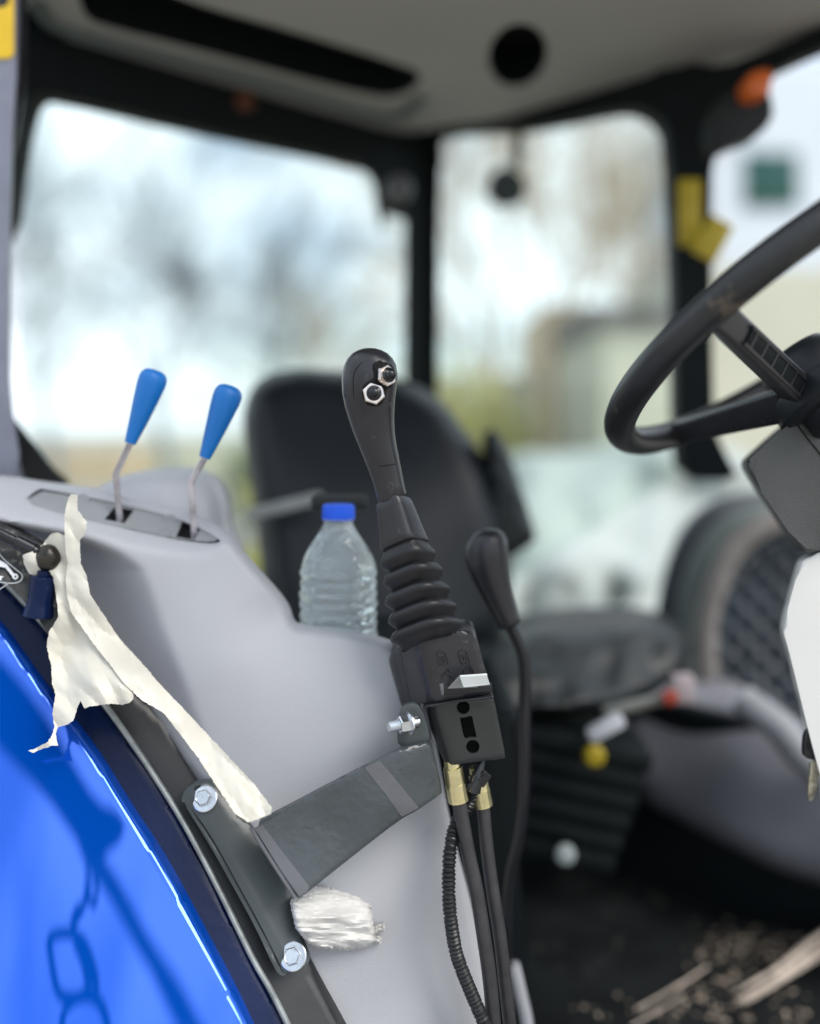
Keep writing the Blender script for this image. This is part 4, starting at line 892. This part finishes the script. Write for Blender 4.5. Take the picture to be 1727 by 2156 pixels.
# ================================================================ OUTSIDE
def tree(name, base, h, mats, label, seed, lean=0, dens_=5, spread=.5, leaves=0, lm=None, r0=.15, group=None, tw=.012):
    rnd = random.Random(seed); tr = thing(name, label, 'bush' if 'bush' in name else 'tree', base, 'bushes outside the cab windows' if 'bush' in name else 'bare trees outside the cab windows'); bm = bmesh.new(); crown = bmesh.new(); lf = bmesh.new()
    base = Vector((0, 0, 0))
    def seg(bm_, a, b, ra, rb):
        ax = (b-a).normalized(); s = ax.cross(Vector((.3, .9, .1))).normalized(); t = s.cross(ax); n = 4
        A = [bm_.verts.new(a+(s*math.cos(k*math.pi/2)+t*math.sin(k*math.pi/2))*ra) for k in range(n)]
        Bq = [bm_.verts.new(b+(s*math.cos(k*math.pi/2)+t*math.sin(k*math.pi/2))*rb) for k in range(n)]
        for k in range(n): bm_.faces.new([A[k], A[(k+1) % n], Bq[(k+1) % n], Bq[k]])
    def grow(a, dr, ln, r, lv):
        p = a; k = 3
        for i in range(k):
            dr = (dr+Vector((rnd.gauss(0, .13), rnd.gauss(0, .13), rnd.gauss(.03, .06)))).normalized()
            q = p+dr*ln/k; seg(bm if lv == 0 else crown, p, q, r*(1-i*.25), r*(1-(i+1)*.25)); p = q
            if lv > 0 or i > 0:
                for _ in range(2 if lv < 3 else 1):
                    if lv < 4: 
                        nd = (dr*(1-spread*.5)+Vector((rnd.gauss(0, spread), rnd.gauss(0, spread), rnd.gauss(.15, .3)))).normalized(); grow(p, nd, ln*.64, max(r*(1-(i+1)*.25)*.66, tw), lv+1)
            if leaves and lv >= 2:
                for _ in range(leaves):
                    c = p+Vector((rnd.gauss(0, .2), rnd.gauss(0, .2), rnd.gauss(0, .2))); s_ = rnd.uniform(.04, .11)
                    e = Vector((rnd.gauss(0, 1), rnd.gauss(0, 1), rnd.gauss(0, 1))).normalized(); g = e.orthogonal().normalized()*s_; e = e*s_
                    lf.faces.new([lf.verts.new(c), lf.verts.new(c+e+g*.6), lf.verts.new(c+e*2), lf.verts.new(c+e-g*.6)])
    grow(base, Vector((lean, 0, 1)).normalized(), h*.42, r0, 0)
    finish(bm, 'trunk', mats, tr)
    cr_ = finish(crown, 'crown', mats, tr)
    if leaves: finish(lf, 'foliage', lm, tr)
    else: lf.free()
def gp(u, d): p = P(u, VH, d); return (p.x, p.y, 0)
tree('bare_tree', gp(380, 15), 8.2, M['bark1'], 'bare grey tree with a dark nest-like clump, centre of the left window', 11, group=None)
tree('bare_tree', gp(140, 17), 8.0, M['bark1'], 'bare grey tree nearest the left door pillar, seen through the left window', 12)
tree('bare_tree', gp(720, 19), 7.0, M['bark2'], 'bare brownish tree at the right side of the left window', 13)
tree('bare_tree', gp(1150, 16), 10.5, M['bark2'], 'tall bare brown tree in the middle window below the black work light', 14, spread=.42)
tree('bare_tree', gp(1330, 20), 9.5, M['bark2'], 'bare brown tree in the middle window beside the right black pillar', 15, spread=.4)
tree('leafy_bush', gp(985, 12), 2.7, M['bark2'], 'yellow green bush low in the middle window next to the joystick knob', 16, leaves=1, lm=M['leafy'], r0=.06, tw=.008)
tree('leafy_bush', gp(620, 14), 1.7, M['bark1'], 'dull green bush in the left window above the seat backrest', 17, leaves=1, lm=M['bush'], r0=.06, tw=.008)
tree('leafy_bush', gp(500, 3.4), 1.3, M['bark1'], 'bright yellow green bush just behind the right blue lever', 18, leaves=1, lm=M['leafy'], r0=.03, tw=.004)
tree('bare_tree', gp(545, 16), 7.4, M['bark1'], 'bare grey tree in the left window, between the nest tree and the brownish tree', 21)
tree('bare_tree', gp(1010, 15), 9.0, M['bark2'], 'bare brown tree in the middle window just right of the central black pillar', 22, spread=.42)
bm = bmesh.new(); c = P(385, 585, 15)
for _ in range(260):
    p = c+Vector((random.gauss(0, .16), random.gauss(0, .16), random.gauss(0, .2))); q = p+Vector((random.gauss(0, .15), random.gauss(0, .15), random.gauss(0, .1))); tube(bm, [p, q], .008, n=4, step=0)
finish(bm, 'bird_nest', M['bark1'], label='dark round bird nest high in the bare tree of the left window', cat='nest')

def building(name, u0, u1, vtop, d, depth, wallm, label, roofm=None, over=.3, wins=(), skew=0):
    b_ = thing(name, label, 'building'); a = P(u0, vtop, d); c = P(u1, vtop, d*(1+skew)); h = a.z; ax = Vector((c.x-a.x, c.y-a.y, 0)); n = Vector((-ax.y, ax.x, 0)).normalized()
    if n.y < 0: n = -n
    bm = bmesh.new(); pts = [a, c, c+n*depth, a+n*depth]; lo = [bm.verts.new((p.x, p.y, 0)) for p in pts]; hi = [bm.verts.new((p.x, p.y, h)) for p in pts]
    bm.faces.new(lo); bm.faces.new(hi)
    for i in range(4): bm.faces.new([lo[i], lo[(i+1) % 4], hi[(i+1) % 4], hi[i]])
    finish(bm, 'wall', wallm, b_)
    if roofm:
        e = ax.normalized(); g = [a-e*over-n*over, c+e*over-n*over, c+e*over+n*(depth+over), a-e*over+n*(depth+over)]; bm = bmesh.new()
        lo = [bm.verts.new((p.x, p.y, h+.003)) for p in g]; hi = [bm.verts.new((p.x, p.y, h+.18)) for p in g]; rd = [bm.verts.new(((g[0]+g[3])/2).to_2d().to_3d()+Vector((0, 0, h+.30))), bm.verts.new(((g[1]+g[2])/2).to_2d().to_3d()+Vector((0, 0, h+.30)))]
        for i in range(4): bm.faces.new([lo[i], lo[(i+1) % 4], hi[(i+1) % 4], hi[i]])
        bm.faces.new(lo); bm.faces.new([hi[0], hi[1], rd[1], rd[0]]); bm.faces.new([hi[2], hi[3], rd[0], rd[1]]); bm.faces.new([hi[1], hi[2], rd[1]]); bm.faces.new([hi[3], hi[0], rd[0]])
        finish(bm, 'roof', roofm, b_)
    for (wu0, wu1, wv0, wv1, mt, nm) in wins:
        bm = bmesh.new(); f = d*(1+skew*(wu0-u0)/(u1-u0)); p, q = P(wu0, wv0, f), P(wu1, wv1, f); box(bm, ((p.x+q.x)/2, (p.y+q.y)/2-.02, (p.z+q.z)/2), (abs(q.x-p.x)/2, .05, abs(p.z-q.z)/2), None, bev=.01)
        finish(bm, nm, mt, b_)
    return b_
building('cream_building', 1432, 2100, 566, 10.5, 8, M['cream'], 'cream walled building on the right behind the steering wheel', None, .25)
building('white_building', 1500, 2200, 150, 19, 6, M['whitewall'], 'tall white building with a dark green window, top right', None, 0, [(1566, 1680, 322, 435, M['greenwin'], 'window')])
building('tan_building', 1150, 1292, 640, 24, 6, M['tan'], 'small tan building in the middle window between the bare trees', None, .2)
building('shed', 1275, 1440, 685, 10, 3, M['cream'], 'low shed with dark flat roof left of the far right pillar', M['roofdark'], .1)
building('low_cream_building', 930, 1330, 790, 26, 5, M['cream'], 'long low pale building across the middle window behind the bushes', None)
building('beige_house', 80, 250, 965-20, 30, 5, M['tan'], 'low beige house on the horizon beside the left door pillar', None)
building('long_grey_house', 250, 560, 935, 34, 5, M['cream'], 'long low pale house on the horizon above the grey console', None)
# tarp covered machine
TP = sheet('covered_machine', [(1040, 1120), (1080, 1030), (1130, 960), (1240, 965), (1330, 960), (1420, 935), (1500, 930), (1560, 950), (1640, 990), (1700, 1100), (1760, 1800), (1000, 1850), (1010, 1400)],
           tps([(1040, 1120, 3.6), (1240, 965, 4.2), (1500, 930, 4.0), (1700, 1100, 4.4), (1000, 1800, 2.9), (1300, 1300, 3.3), (1700, 1800, 3.3), (1150, 1100, 3.5)]), M['tarp'], sp=22, rr=40, rd=.25, thick=1.0, smooth=2, ang=70,
           noisef=lambda x, y: nz(x, y, .012, .25, 4)+.12*(1-abs(noise.noise(Vector((x*.012+y*.006, y*.004, 2)))*2))**2, label='machine under a pale grey green tarpaulin outside the far door', cat='covered machine')
